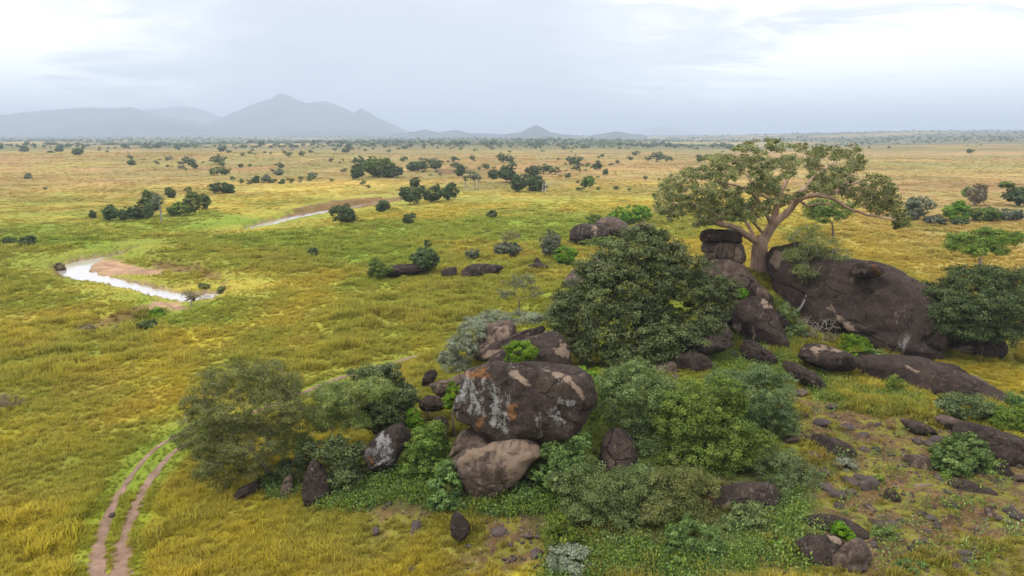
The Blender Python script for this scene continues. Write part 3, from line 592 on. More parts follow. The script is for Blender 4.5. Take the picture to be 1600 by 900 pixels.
rock('huge dark boulder with grey lichen streaks and two pale scars balanced on paler rock', [(725,577),(752,571),(773,568),(800,571),(827,567),(850,567),(875,568),(907,575),(921,590),(929,609),(929,628),(916,650),(897,683),(880,690),(843,689),(813,684),(784,688),(755,677),(731,663),(712,655),(706,639),(712,620),(719,599)], 38.6, 0.62, LR, 11, 6, 0.045, 0.62,
     [('pale', [(792,581),(803,577),(818,591),(830,603),(826,605),(808,592)], 2.2), ('pale', [(848,579),(868,577),(890,588),(905,603),(917,622),(911,626),(896,608),(880,592)], 2.4), ('grey', [(712,600),(730,585),(755,600),(758,650),(735,655),(710,640)], 8), ('grey', [(760,600),(790,602),(790,670),(765,665)], 7), ('grey', [(850,640),(880,636),(885,665),(858,668)], 5), ('orange', [(722,582),(760,573),(775,590),(735,592)], 5), ('orange', [(790,630),(810,628),(812,660),(792,662)], 5), ('orange', [(740,650),(760,646),(762,675),(745,672)], 4), ('grey', [(870,620),(900,628),(895,636),(872,630)], 2)])
rock('pale tan boulder with dark drip stains under the huge lichen streaked boulder', [(704,727),(707,716),(728,703),(768,694),(790,684),(827,688),(851,695),(850,711),(827,727),(812,748),(800,760),(765,775),(731,772),(722,755),(706,745)], 36.6, 0.7, M_PALE, 12, 6, 0.05, 0.62,
     [('pale', [(704,727),(728,703),(768,694),(795,684),(850,695),(850,712),(815,745),(795,755),(790,715),(765,705),(725,722)], 4)])
rock('brown boulder wedged behind the pale tan boulder at its left', [(702,712),(709,690),(722,674),(738,668),(765,676),(792,690),(770,706),(735,712)], 38.3, 0.8, M_PALE, 13, 5, 0.06)
rock('tilted egg-shaped boulder with grey lichen face above the green herbs', [(571,709),(577,694),(590,680),(609,666),(631,664),(642,681),(637,697),(622,715),(608,733),(592,735),(576,727)], 39.0, 0.8, LR, 14, 5, 0.03, 0.8, [('grey', [(574,705),(600,675),(616,690),(610,730),(585,730)], 8), ('orange', [(572,712),(582,712),(590,730),(576,726)], 3)])
rock('dark pointed boulder half hidden by the dark green bush', [(473,787),(472,765),(487,724),(500,722),(512,745),(512,780),(492,790)], 37.2, 0.8, M_ROCK, 15, 5)
rock('low dark boulder with a light top under the feathery tree', [(356,781),(372,765),(392,756),(415,746),(418,752),(408,764),(388,780),(368,786)], 38.6, 0.8, LR, 16, 5)
rock('small upright brown stone between the feathery tree and the pointed boulder', [(437,778),(440,758),(452,741),(458,744),(456,771),(445,792)], 38.0, 0.8, M_PALE, 17, 4)
rock('dark upright pyramid-shaped rock standing on the mossy slope', [(706,836),(704,812),(711,801),(722,806),(735,823),(728,838),(718,843)], 32.6, 0.8, M_ROCK, 18, 5, 0.08, 0.8)
# slabs up the slope behind the balanced boulder
rock('cracked grey-brown rock block with a pale face at the back of the slab outcrop', [(735,548),(751,519),(766,505),(792,503),(800,515),(796,540),(770,560),(742,562)], 56.2, 0.7, M_PALE, 21, 5, 0.1, 0.6, [('pale', [(775,512),(795,508),(796,525),(778,530)], 3), ('pale', [(758,530),(775,520),(772,545),(760,548)], 3)])
rock('long slanting slab ridge above the bright green bush', [(745,552),(760,540),(800,524),(835,511),(850,506),(853,516),(830,527),(790,545),(755,562)], 55.0, 0.4, M_ROCK, 22, 5, 0.08, 0.6, [('pale', [(752,555),(790,540),(830,524),(832,530),(790,548),(756,562)], 2.5)])
rock('smooth dark sloping slab below the slanting ridge', [(755,572),(775,552),(810,535),(850,518),(872,520),(888,545),(893,570),(880,585),(830,590),(780,585)], 53.0, 0.8, M_ROCK, 23, 5, 0.04, 0.8, [('pale', [(833,505),(850,502),(852,522),(835,526)], 3), ('pale', [(868,540),(885,535),(890,560),(872,560)], 4)])
rock('brown rock beside the slab and the dark bush', [(700,640),(668,600),(700,592),(732,583),(735,590),(712,605),(690,622)][1:], 44.5, 0.5, M_PALE, 24, 4, 0.1)
rock('flat dark rock above the gully left of the balanced boulder', [(655,626),(670,618),(695,622),(700,632),(684,642),(660,640)], 44.0, 0.8, M_ROCK, 25, 4, 0.1)
rock('dark knobbly rock in the gully below the flat rock', [(674,665),(682,652),(698,655),(702,668),(694,678),(680,676)], 41.5, 0.8, M_ROCK, 26, 4, 0.1)
rock('thin brown rock standing in the gully', [(688,700),(692,672),(699,670),(700,690),(695,706)], 40.3, 0.8, M_PALE, 27, 4, 0.1)
rock('small dark jagged rocks at the grass edge left of the slabs', [(656,604),(662,588),(676,578),(686,582),(680,594),(668,604)], 52, 0.8, M_ROCK, 28, 4, 0.14)
rock('dark rounded dome with a white streak down its side behind the large bush', [(878,450),(884,434),(895,422),(914,411),(935,405),(960,408),(975,430),(972,458),(900,462)], 85.0, 0.8, M_PALE, 31, 5, 0.03, 0.85, [('pale', [(900,462),(914,425),(935,408),(938,418),(925,462)], 4)])
# rocks round the foot of the fig tree
rock('top block of the stacked rock pile beside the fig tree trunk', [(1094,372),(1098,362),(1112,359),(1150,361),(1158,372),(1155,380),(1128,380),(1100,379)], 70.2, 0.7, M_ROCK, 33, 5, 0.07, 0.6, [('orange', [(1092,372),(1102,360),(1106,380),(1096,384)], 3)])
rock('cracked brown boulder in the middle of the stacked pile beside the fig tree', [(1097,385),(1101,376),(1130,375),(1155,378),(1163,395),(1162,408),(1148,413),(1125,409),(1100,396)], 70.0, 0.7, M_PALE, 34, 5, 0.06, 0.6, [('pale', [(1150,385),(1160,392),(1157,408),(1150,406)], 2)])
rock('small pale stone propping the stacked rock pile', [(1097,402),(1104,396),(1116,396),(1119,403),(1110,408),(1100,407)], 69.0, 0.8, M_PALE, 35, 4)
rock('long grey-brown rock shoulder running down from the fig tree trunk', [(1105,413),(1125,408),(1150,410),(1172,425),(1186,442),(1205,465),(1190,478),(1150,472),(1120,465),(1095,440)], 67.5, 0.7, M_PALE, 36, 6, 0.06, 0.7)
rock('broken layered stone pieces on the shoulder above the egg-shaped boulder', [(1181,462),(1184,449),(1198,452),(1208,470),(1206,478),(1190,472)], 64.2, 0.8, M_PALE, 37, 4, 0.12)
rock('large smooth egg-shaped dark boulder with pale drip marks at its foot', [(1144,518),(1148,490),(1160,470),(1185,464),(1204,478),(1222,510),(1236,540),(1234,556),(1220,563),(1190,545),(1160,530)], 60.5, 0.7, M_ROCK, 38, 6, 0.03, 0.85, [('pale', [(1145,508),(1156,508),(1160,525),(1148,526)], 2.5), ('pale', [(1174,508),(1180,508),(1180,540),(1175,536)], 1.5), ('pale', [(1192,466),(1206,480),(1200,486),(1190,474)], 2)])
rock('cracked pinkish rock face under the large bush', [(1066,540),(1075,515),(1095,500),(1120,490),(1138,510),(1140,526),(1110,535),(1080,545)], 60.0, 0.7, M_PALE, 39, 5, 0.08)
rock('low dark whaleback rock in front of the large bush', [(1048,545),(1060,533),(1085,530),(1100,522),(1125,524),(1146,533),(1135,542),(1118,550),(1080,556)], 55.5, 0.6, M_ROCK, 40, 5)
rock('dark rounded boulder like a loaf at the acacia tops', [(1052,565),(1054,555),(1085,550),(1105,556),(1112,570),(1103,583),(1085,585),(1060,576)], 52.3, 0.8, M_ROCK, 41, 5, 0.04, 0.8)
rock('dark sloping rock at the foot of the egg-shaped boulder', [(1158,550),(1162,533),(1180,536),(1200,548),(1212,560),(1205,568),(1185,572),(1165,565)], 56, 0.7, M_ROCK, 42, 5)
rock('massive dark steep-faced boulder right of the fig tree', [(1196,404),(1204,394),(1222,390),(1250,389),(1287,396),(1337,407),(1375,415),(1420,431),(1440,442),(1462,468),(1468,510),(1452,552),(1425,563),(1391,561),(1359,545),(1300,530),(1256,512),(1224,485),(1206,440)], 65.5, 0.7, M_ROCK, 43, 6, 0.035, 0.58, cuts=3, stains=[('pale', [(1200,408),(1212,393),(1245,392),(1232,402),(1212,420)], 3), ('grey', [(1225,455),(1240,452),(1242,490),(1228,480)], 4), ('grey', [(1400,510),(1450,510),(1445,556),(1405,552)], 9), ('pale', [(1290,480),(1300,478),(1345,520),(1330,522)], 2)])
rock('dark overhanging boulder behind the drooping tree at the right', [(1425,480),(1450,462),(1490,470),(1530,500),(1558,528),(1552,546),(1520,562),(1488,570),(1445,566),(1425,540)], 64.0, 0.8, M_ROCK, 143, 5, 0.06, 0.65, [('pale', [(1480,545),(1520,540),(1510,558),(1485,560)], 4)])
rock('cracked dark slab leaning between the egg-shaped boulder and the large bush', [(1125,500),(1135,480),(1150,470),(1160,490),(1155,520),(1135,530)], 62.5, 0.8, M_ROCK, 144, 5, 0.1)
rock('low brown ledge above the loaf-shaped boulder', [(1010,590),(1020,572),(1050,566),(1062,580),(1050,598),(1025,602)], 52.0, 0.8, M_PALE, 145, 5, 0.1)
rock('small dark rock beside the herbs under the fig shoulder', [(1205,500),(1212,485),(1226,490),(1236,508),(1228,520),(1212,516)], 61.5, 0.8, M_ROCK, 146, 4, 0.1)
rock('orange and brown rock lump on top of the massive boulder', [(1334,425),(1337,412),(1350,409),(1370,414),(1377,424),(1368,433),(1345,434)], 60.3, 0.9, LR, 44, 4, 0.16, 0.7, [('orange', [(1330,420),(1375,410),(1378,430),(1335,435)], 6)])
rock('square brown rock under the foot of the massive boulder', [(1357,522),(1375,520),(1392,525),(1390,545),(1375,556),(1360,545)], 60.0, 0.7, M_PALE, 45, 4)
rock('broad dark sloping slab below the massive boulder', [(1312,583),(1335,572),(1381,564),(1444,562),(1506,578),(1556,598),(1588,613),(1575,628),(1500,634),(1412,626),(1350,612)], 54.5, 0.55, M_ROCK, 46, 6, 0.025, 0.7, cuts=0, stains=[('pale', [(1315,585),(1345,590),(1355,605),(1335,600)], 3), ('pale', [(1415,570),(1440,580),(1436,584),(1418,575)], 1.5)])
rock('flat brown stone lying on top of the broad slab', [(1465,572),(1480,567),(1510,579),(1505,585),(1480,582)], 54.8, 0.7, M_ROCK, 47, 4)
rock('peeled brown flake on the right end of the broad slab', [(1512,592),(1520,588),(1545,598),(1552,608),(1540,612),(1520,604)], 52.0, 0.6, M_PALE, 48, 4)
rock('dark flat-topped block beside the bright green bush', [(1250,562),(1258,545),(1275,540),(1315,546),(1333,556),(1330,572),(1305,577),(1270,573)], 54.0, 0.7, M_ROCK, 49, 5, 0.05, 0.6, [('pale', [(1256,545),(1280,540),(1320,548),(1280,552)], 4)])
rock('oblong dark rock lying in the green herbs', [(1226,578),(1228,568),(1245,570),(1275,585),(1288,598),(1285,608),(1268,603),(1240,592)], 51.0, 0.7, M_ROCK, 50, 5, 0.07)
rock('steep dark rock face between the acacia crowns', [(935,735),(942,690),(955,672),(978,672),(992,700),(996,738),(970,750)], 37.6, 0.9, M_ROCK, 51, 5, 0.04)
rock('long boulder with an orange end and pale underside among the bushes', [(1093,785),(1100,770),(1130,762),(1170,752),(1200,748),(1212,762),(1208,790),(1180,800),(1140,806),(1105,812)], 34.0, 0.6, LR, 52, 5, 0.05, 0.6, [('orange', [(1098,775),(1118,768),(1118,800),(1102,795)], 4), ('pale', [(1100,800),(1150,784),(1165,800),(1110,815)], 3)])
rock('dark oblong boulder above the split pair at the lower right', [(1256,830),(1262,817),(1285,808),(1325,808),(1352,820),(1352,834),(1330,841),(1290,838)], 31.6, 0.6, M_ROCK, 53, 5, 0.04)
rock('left boulder of the split pair at the bottom, white-speckled with a pale tip', [(1241,865),(1250,848),(1290,833),(1308,838),(1315,848),(1305,870),(1288,893),(1262,886)], 29.3, 0.8, LR, 54, 5, 0.06, 0.65, [('pale', [(1290,833),(1315,838),(1314,852),(1298,846)], 2)])
rock('right boulder of the split pair at the bottom, cracked with pale edges', [(1282,905),(1290,888),(1310,860),(1332,838),(1344,845),(1354,865),(1340,890),(1310,915)], 28.6, 0.7, M_PALE, 55, 5, 0.07, 0.65)
rock('dark flat slab set in the brown soil of the slope', [(1266,700),(1270,684),(1290,682),(1325,692),(1335,706),(1325,722),(1305,728),(1285,716)], 40.2, 0.7, M_ROCK, 56, 5, 0.05)
rock('flat dark rock with a pale rim on the upper slope', [(1410,664),(1416,658),(1445,661),(1460,670),(1455,678),(1430,679)], 43.0, 0.7, M_ROCK, 57, 4)
rock('brown flat rock next to the grey-green shrubs', [(1462,658),(1475,651),(1500,656),(1512,664),(1500,670),(1475,668)], 43.6, 0.7, M_PALE, 58, 4)
rock('wide dark slab at the right edge behind the broad-leaved bush', [(1495,690),(1505,672),(1540,670),(1590,678),(1625,695),(1620,730),(1580,735),(1540,718)], 39.8, 0.7, M_ROCK, 59, 5, 0.05)
rock('upright dark rock right of the broad-leaved bush', [(1556,748),(1560,730),(1572,728),(1588,750),(1580,758),(1564,756)], 37.0, 0.8, M_ROCK, 60, 4, 0.1)
rock('long dark boulder below the broad-leaved bush', [(1485,768),(1492,757),(1520,754),(1552,762),(1562,775),(1552,786),(1515,785),(1492,780)], 35.3, 0.5, M_ROCK, 61, 5, 0.05)
rock('dark stone at the right edge beside the long boulder', [(1562,786),(1568,776),(1585,774),(1596,785),(1588,796),(1568,795)], 34.6, 0.8, M_ROCK, 62, 4)
rock('pale flat-topped rock left of the broad-leaved bush', [(1413,722),(1420,712),(1445,713),(1458,725),(1448,734),(1425,733)], 38.3, 0.7, M_PALE, 63, 4)
rock('rough grey rock in the soil at the bottom right', [(1516,878),(1520,866),(1540,863),(1560,872),(1562,886),(1545,892),(1525,890)], 29.2, 0.8, M_PALE, 64, 4, 0.12)
rock('dark slab at the bottom edge under the acacia thicket', [(1090,905),(1095,890),(1120,884),(1150,890),(1160,903),(1130,915)], 28.9, 0.6, M_ROCK, 65, 4)
rock('flat dark stone below the long boulder in the thicket', [(1168,845),(1175,838),(1205,838),(1220,848),(1210,856),(1185,856)], 31.3, 0.6, M_ROCK, 66, 4)
rock('egg-shaped dark stone on the open soil', [(1381,780),(1384,768),(1395,764),(1406,775),(1405,786),(1393,790)], 34.6, 0.9, M_ROCK, 67, 4)
# outcrops further out on the plain
rock('largest dark boulder of the rocky outcrop with pale stripes left of the fig crown', [(891,378),(892,360),(905,350),(925,350),(945,352),(950,366),(940,376),(915,381)], 141, 0.8, LR, 71, 5, 0.05, 0.7, [('pale', [(925,352),(935,352),(932,376),(924,376)], 2)])
rock('brown boulder at the right end of the rocky outcrop', [(930,350),(940,340),(958,338),(972,345),(985,360),(978,370),(955,366)], 146, 0.7, M_PALE, 72, 5, 0.06)
rock('low purple-brown outcrop under the two green bushes on the plain', [(578,435),(592,425),(612,415),(640,413),(662,418),(672,422),(640,430),(605,436)], 108.5, 0.6, M_ROCK, 73, 5, 0.08)
rock('small dark outcrop between two larger ones on the plain', [(690,430),(692,421),(710,417),(714,424),(708,435),(698,436)], 107, 0.7, M_ROCK, 74, 4, 0.1)
rock('wide dark outcrop in the golden grass', [(718,434),(722,424),(735,415),(755,412),(783,415),(785,421),(765,430),(730,435)], 108, 0.6, M_ROCK, 75, 5, 0.08)
rock('oval dark rock in the orange grass', [(823,421),(828,413),(840,410),(854,414),(855,420),(840,423)], 112, 0.7, M_ROCK, 76, 4, 0.06)
rock('tiny dark stone just behind the oval rock', [(834,410),(836,404),(842,404),(844,411),(838,413)], 116, 0.8, M_ROCK, 77, 4, 0.06)
rock('dark low rock at the far left edge of the plain', [(-6,325),(0,319),(10,319),(18,322),(10,325)], 222, 0.7, M_ROCK, 78, 4, 0.06)
rock('small grey stone lying between the wheel ruts', [(169,806),(172,801),(179,802),(180,807),(174,809)], 35.6, 0.9, M_PALE, 79, 3, 0.06, cat='stone', name='stone')

# loose stones: individuals sharing eight shapes
def stone_mesh(i, mat):
    V, Fq = ICO[3]; V = V.copy(); rng = np.random.default_rng(100+i)
    for k in range(9):
        n = unit(rng.normal(size=3)); dd = V@n; lim = rng.uniform(0.45, 0.8); V = V-np.maximum(dd-lim, 0)[:, None]*n*0.9
    n = fbm(V[:, 0]*2+i*5, V[:, 1]*2+5, V[:, 2]*2+5, oct=4, seed=i)-0.5; V = V*(1+n*0.35)[:, None]; V *= np.array([1, rng.uniform(0.6, 0.9), rng.uniform(0.4, 0.65)])
    z = np.zeros(len(V), np.float32); return np_mesh('stone', V, Fq, mat, {k: ('POINT', 'FLOAT', z) for k in ('pale', 'grey', 'orange')}, smooth=False)
SM = [stone_mesh(i, M_STONE if i % 3 else M_PALE) for i in range(9)]
def stone(px, py, wpx, label, group, i=None):
    g = G(px, py); s = wpx*1.3*mpp(g)/2; o = bpy.data.objects.new('stone', SM[i if i is not None else random.randrange(9)]); link(o)
    o.location = (g[0], g[1], g[2]+s*0.12); o.scale = (s, s*random.uniform(0.8, 1.1), s*random.uniform(0.8, 1.2)); o.rotation_euler = (random.uniform(-.25, .25), random.uniform(-.25, .25), random.uniform(0, 6.28)); tag(o, label, 'stone', group)
LAND_S = [(1290,700,'the dark flat slab on the slope'),(1505,710,'the broad-leaved bush'),(1520,770,'the long dark boulder'),(1325,770,'the stony row beside the feathery bush'),(1300,825,'the dark oblong boulder'),(1300,870,'the split pair of boulders'),(1390,778,'the egg-shaped dark stone'),(1435,668,'the flat dark rock with a pale rim'),(1540,878,'the rough grey rock'),(1435,722,'the pale flat-topped rock'),(1382,845,'the long-leaved sapling'),(1425,888,'the sapling at the bottom edge'),(1250,620,'the acacia crown'),(1590,690,'the wide slab at the right edge'),
 (720,822,'the pyramid-shaped rock'),(890,878,'the silver dome-shaped shrub'),(776,770,'the pale tan boulder'),(610,720,'the tilted egg-shaped boulder'),(820,835,'the round pinkish stone'),(640,890,'the squarish pinkish stone'),(678,625,'the flat dark rock by the gully'),(690,665,'the knobbly rock in the gully')]
USED = {}
def near_label(px, py, land, head, sx=1.0, sy=1.0):
    best = sorted(land, key=lambda q: ((q[0]-px)*sx)**2+((q[1]-py)*sy)**2)
    for q in best[:4]:
        dx, dy = px-q[0], (py-q[1])*sy/sx; far = math.hypot(dx, dy); side = ('right of' if dx > 0 else 'left of') if abs(dx) > abs(dy) else ('below' if dy > 0 else 'above')
        for lb in (f'{head} {"just " if far < 30 else "well " if far > 75 else ""}{side} {q[2]}',):
            if lb not in USED and len(lb.split()) <= 16: USED[lb] = 1; return lb
    return lb if len(lb.split()) <= 16 else head+' '+side+' '+q[2]
NOTED = [(1250,616,26,'grey-brown stone beside the acacia crown at the top of the slope'),(1262,608,14,'small pink stone leaning on the grey-brown stone at the top of the slope'),(1288,663,26,'round dark stone high on the brown slope'),(1322,668,22,'dark stone right of the round one high on the brown slope'),
 (1240,660,26,'dark stone half under the acacia crown'),(1232,690,26,'black stone at the acacia edge near the flat slab'),(1268,713,26,'dark stone touching the flat slab on its left'),(1284,745,24,'dark angular stone above the feathery bush'),(1290,762,22,'dark stone next to the feathery bush top'),
 (1310,775,26,'tilted dark stone in the row beside the feathery bush'),(1330,757,26,'dark stone at the middle of the stony row'),(1352,760,34,'widest dark stone of the stony row'),(1312,792,20,'lowest dark stone of the stony row'),(1356,792,18,'black stone below the stony row'),(1327,770,20,'dark stone between the row and the bush'),
 (1372,820,28,'dark blocky stone right of the dark oblong boulder'),(1396,822,22,'pale flat stone at the middle of the lower slope'),(1434,848,14,'light grey stone on the open lower slope'),(1462,690,24,'pale stone near the top of the broad-leaved bush'),(1434,692,18,'brown stone left of the broad-leaved bush'),
 (1350,615,16,'dark stone on the yellow moss below the green grass strip'),(1350,680,16,'grey stone in the centre of the slope'),(1350,703,18,'jagged brown stone in the centre of the slope'),(1370,702,14,'upright brown stone in the centre of the slope'),(1545,803,26,'dark stone below the long boulder at the right'),
 (1590,810,24,'dark stone at the right edge of the slope'),(1510,868,20,'light stone left of the rough grey rock'),(1464,746,16,'pinkish stone near the pale flat-topped rock'),(1483,790,18,'pale stone below the long dark boulder'),(1465,820,14,'white stone on the lower right slope'),(1590,750,24,'pale stone at the right edge above the dark stone'),
 (640,890,26,'squarish pinkish stone at the bottom edge in the grass'),(693,888,12,'light round stone at the bottom beside another'),(713,890,10,'smallest light stone at the bottom edge'),(776,833,24,'pale oblong stone on the bare slope'),(825,838,18,'round pinkish stone on the bare slope'),(843,838,14,'dark stone right of the round pinkish stone'),
 (588,830,18,'grey stone in the mossy grass at the lower left of the slope'),(650,825,26,'flat pale stone in the mossy grass'),(733,855,14,'brown stone below the dark pyramid rock'),(788,875,12,'small reddish stone on the lower slope'),(838,868,20,'dark stone beside the silver shrub'),(626,757,12,'dark stone below the tilted egg-shaped boulder'),
 (643,750,10,'upright dark stone below the tilted egg-shaped boulder'),(870,840,16,'brown stone above the silver shrub'),(548,845,14,'flat brown stone in the golden grass near the slope')]
for px, py, w, lb in NOTED: stone(px, py, w, lb, 'loose stones on the slope')
rs = random.Random(5)
def scatter(poly, n, w0, w1, label, group):
    q = np.array(poly, float); k = 0
    while k < n:
        x = rs.uniform(q[:, 0].min(), q[:, 0].max()); y = rs.uniform(q[:, 1].min(), q[:, 1].max())
        if float(inpoly(np.array([x]), np.array([y]), q)[0]) < 0:
            w_ = w0+(w1-w0)*rs.random()**2.2; i_ = rs.randrange(9)
            head = ('tiny' if w_ < w0+(w1-w0)*0.12 else 'small' if w_ < w0+(w1-w0)*0.4 else 'fist-shaped' if False else 'larger')+(' dark brown stone' if i_ % 3 else ' pale brown stone')
            stone(x, y, w_, near_label(x, y, LAND_S, head), group, i_); k += 1
scatter([(1240,625),(1330,645),(1480,660),(1598,700),(1598,895),(1360,895),(1360,800),(1290,740),(1240,680)], 150, 5, 19, 'small loose stone on the brown stony slope at the right', 'loose stones on the slope')
scatter([(730,800),(800,770),(860,790),(880,880),(740,895)], 45, 4, 13, 'small loose stone on the bare patch left of the acacia thicket', 'loose stones on the slope')
scatter([(560,800),(640,770),(700,800),(700,895),(600,895)], 16, 4, 12, 'small loose stone in the mossy grass at the bottom centre', 'loose stones on the slope')
scatter([(650,640),(700,640),(705,700),(665,720)], 12, 7, 20, 'brown loose stone in the gully left of the balanced boulder', 'loose stones on the slope')
scatter([(1010,560),(1060,520),(1150,530),(1210,560),(1240,600),(1150,600),(1060,600)], 16, 5, 20, 'dark rubble stone among the herbs below the large bush', 'loose stones on the slope')
scatter([(560,770),(480,790),(620,800),(720,800),(860,775),(700,765)], 14, 4, 12, 'brown stone in the herbs under the boulders', 'loose stones on the slope')
# ------------------------------------------------------------------ foliage materials (real leaf colours)
LM = dict(
 dark=leaf_mat('leaves_dark', (0.026,0.042,0.018), (0.150,0.198,0.062), (0.28,0.31,0.14), 0.22, 0.45, spec=0.15),
 acacia=leaf_mat('leaves_acacia', (0.045,0.065,0.022), (0.215,0.28,0.095), (0.31,0.35,0.15), 0.35, 0.55),
 acabright=leaf_mat('leaves_fresh_acacia', (0.050,0.084,0.017), (0.201,0.287,0.049), (0.305,0.366,0.085), 0.35, 0.55),
 acablue=leaf_mat('leaves_bluish', (0.040,0.062,0.024), (0.185,0.250,0.095), (0.27,0.33,0.18), 0.32, 0.55),
 feather=leaf_mat('leaves_feathery', (0.055,0.07,0.022), (0.235,0.255,0.080), (0.29,0.28,0.13), 0.35, 0.6),
 light=leaf_mat('leaves_light', (0.080,0.114,0.030), (0.293,0.354,0.104), (0.366,0.403,0.146), 0.4, 0.55),
 bright=leaf_mat('leaves_bright', (0.047,0.107,0.007), (0.195,0.378,0.022), (0.293,0.439,0.037), 0.35, 0.5),
 herb=leaf_mat('leaves_herb', (0.055,0.10,0.015), (0.19,0.27,0.035), (0.32,0.36,0.06), 0.35, 0.55),
 broad=leaf_mat('leaves_broad', (0.040,0.080,0.020), (0.171,0.281,0.073), (0.317,0.415,0.159), 0.28, 0.4),
 silver=leaf_mat('leaves_silver', (0.087,0.104,0.067), (0.305,0.336,0.232), (0.390,0.415,0.305), 0.25, 0.6),
 grey=leaf_mat('leaves_greygreen', (0.057,0.070,0.043), (0.213,0.244,0.152), (0.305,0.317,0.220), 0.28, 0.6),
 fig=leaf_mat('leaves_fig', (0.042,0.055,0.018), (0.225,0.25,0.085), (0.42,0.36,0.18), 0.28, 0.45),
 mid=leaf_mat('leaves_mid', (0.026,0.042,0.016), (0.115,0.165,0.055), (0.19,0.23,0.10), 0.25, 0.6),
 dry=leaf_mat('leaves_dry', (0.080,0.067,0.040), (0.293,0.244,0.134), (0.366,0.329,0.195), 0.25, 0.7),
)
B_GREY = bark_mat('bark_grey', (0.16,0.14,0.125), (0.36,0.33,0.30)); B_BROWN = bark_mat('bark_brown', (0.10,0.07,0.05), (0.20,0.145,0.11)); B_FIG = bark_mat('bark_fig', (0.27,0.165,0.11), (0.55,0.38,0.28), 1.6); B_WHITE = bark_mat('bark_pale', (0.36,0.33,0.30), (0.58,0.54,0.50))

def plant(name, label, cat, blobs, Y, mat, base=None, nclump=300, per=40, cr=0.4, L=0.12, W=0.07, seed=1, bark=None, trunk_r=0.12, group=None, grow=1.0, nb=260, depth=1.0, frac=0.35, twig=0.010, show=1.0, stems=1, **kw):
    """blobs in photo px (cx, cy, rx, ry[, dY]); base = (px, py) of the foot, standing on the ground at distance Y"""
    bl = []
    for b in blobs:
        yy = Y+(b[4] if len(b) > 4 else 0); c = P(b[0], b[1], yy); s = mpp(c)*grow; bl.append((c, np.array([b[2]*s, (b[2]+b[3])/2*s*depth, b[3]*s])))
    bx, by = base if base else (blobs[0][0], 0); f = P(bx, 450, Y)[:2]; foot = np.array([f[0], f[1], Tz(*f)])
    e = empty(name, foot, label, cat, group); rng = np.random.default_rng(seed+999)
    V, Fq, tint, C = crown_leaves(bl, nclump, per, cr, L, W, seed, **kw)
    leaf_obj('crown', V-foot, Fq, tint, mat, e)
    main = max(bl, key=lambda q: q[1][0])[0]; allc = np.mean([q[0] for q in bl], 0); top = foot+(allc-foot)*np.array([0.75, 0.75, 0.62]); paths = []
    for k in range(stems):
        n = 6; tt = np.linspace(0, 1, n); off = rng.normal(size=3)*np.array([1, 1, 0])*trunk_r*(3 if stems > 1 else 0.3)
        tp = top+(rng.normal(size=3)*np.array([1, 1, 0.2])*(bl[0][1][0]*0.35) if stems > 1 else 0)
        p = foot+off-np.array([0, 0, 0.15])+(tp-foot-off)*tt[:, None]; p += np.sin(tt*pi)[:, None]*rng.normal(size=3)*0.06*np.linalg.norm(top-foot); r = np.linspace(trunk_r, trunk_r*0.55, n)*(1+0.6*(1-tt)**6)
        paths.append((p, r))
    br = []
    sel = C[rng.permutation(len(C))[:int(min(len(C)*frac, nb))]]
    for k in range(stems): br += branches_to(sel[k::stems], paths[k], trunk_r, rng, rmin=twig)
    obj('trunk', tube_mesh('trunk', [(p-foot, r) for p, r in paths], bark or B_BROWN, 8), e)
    if br: obj('branches', tube_mesh('branches', [(p-foot, r) for p, r in br], bark or B_BROWN, 5), e)
    return e

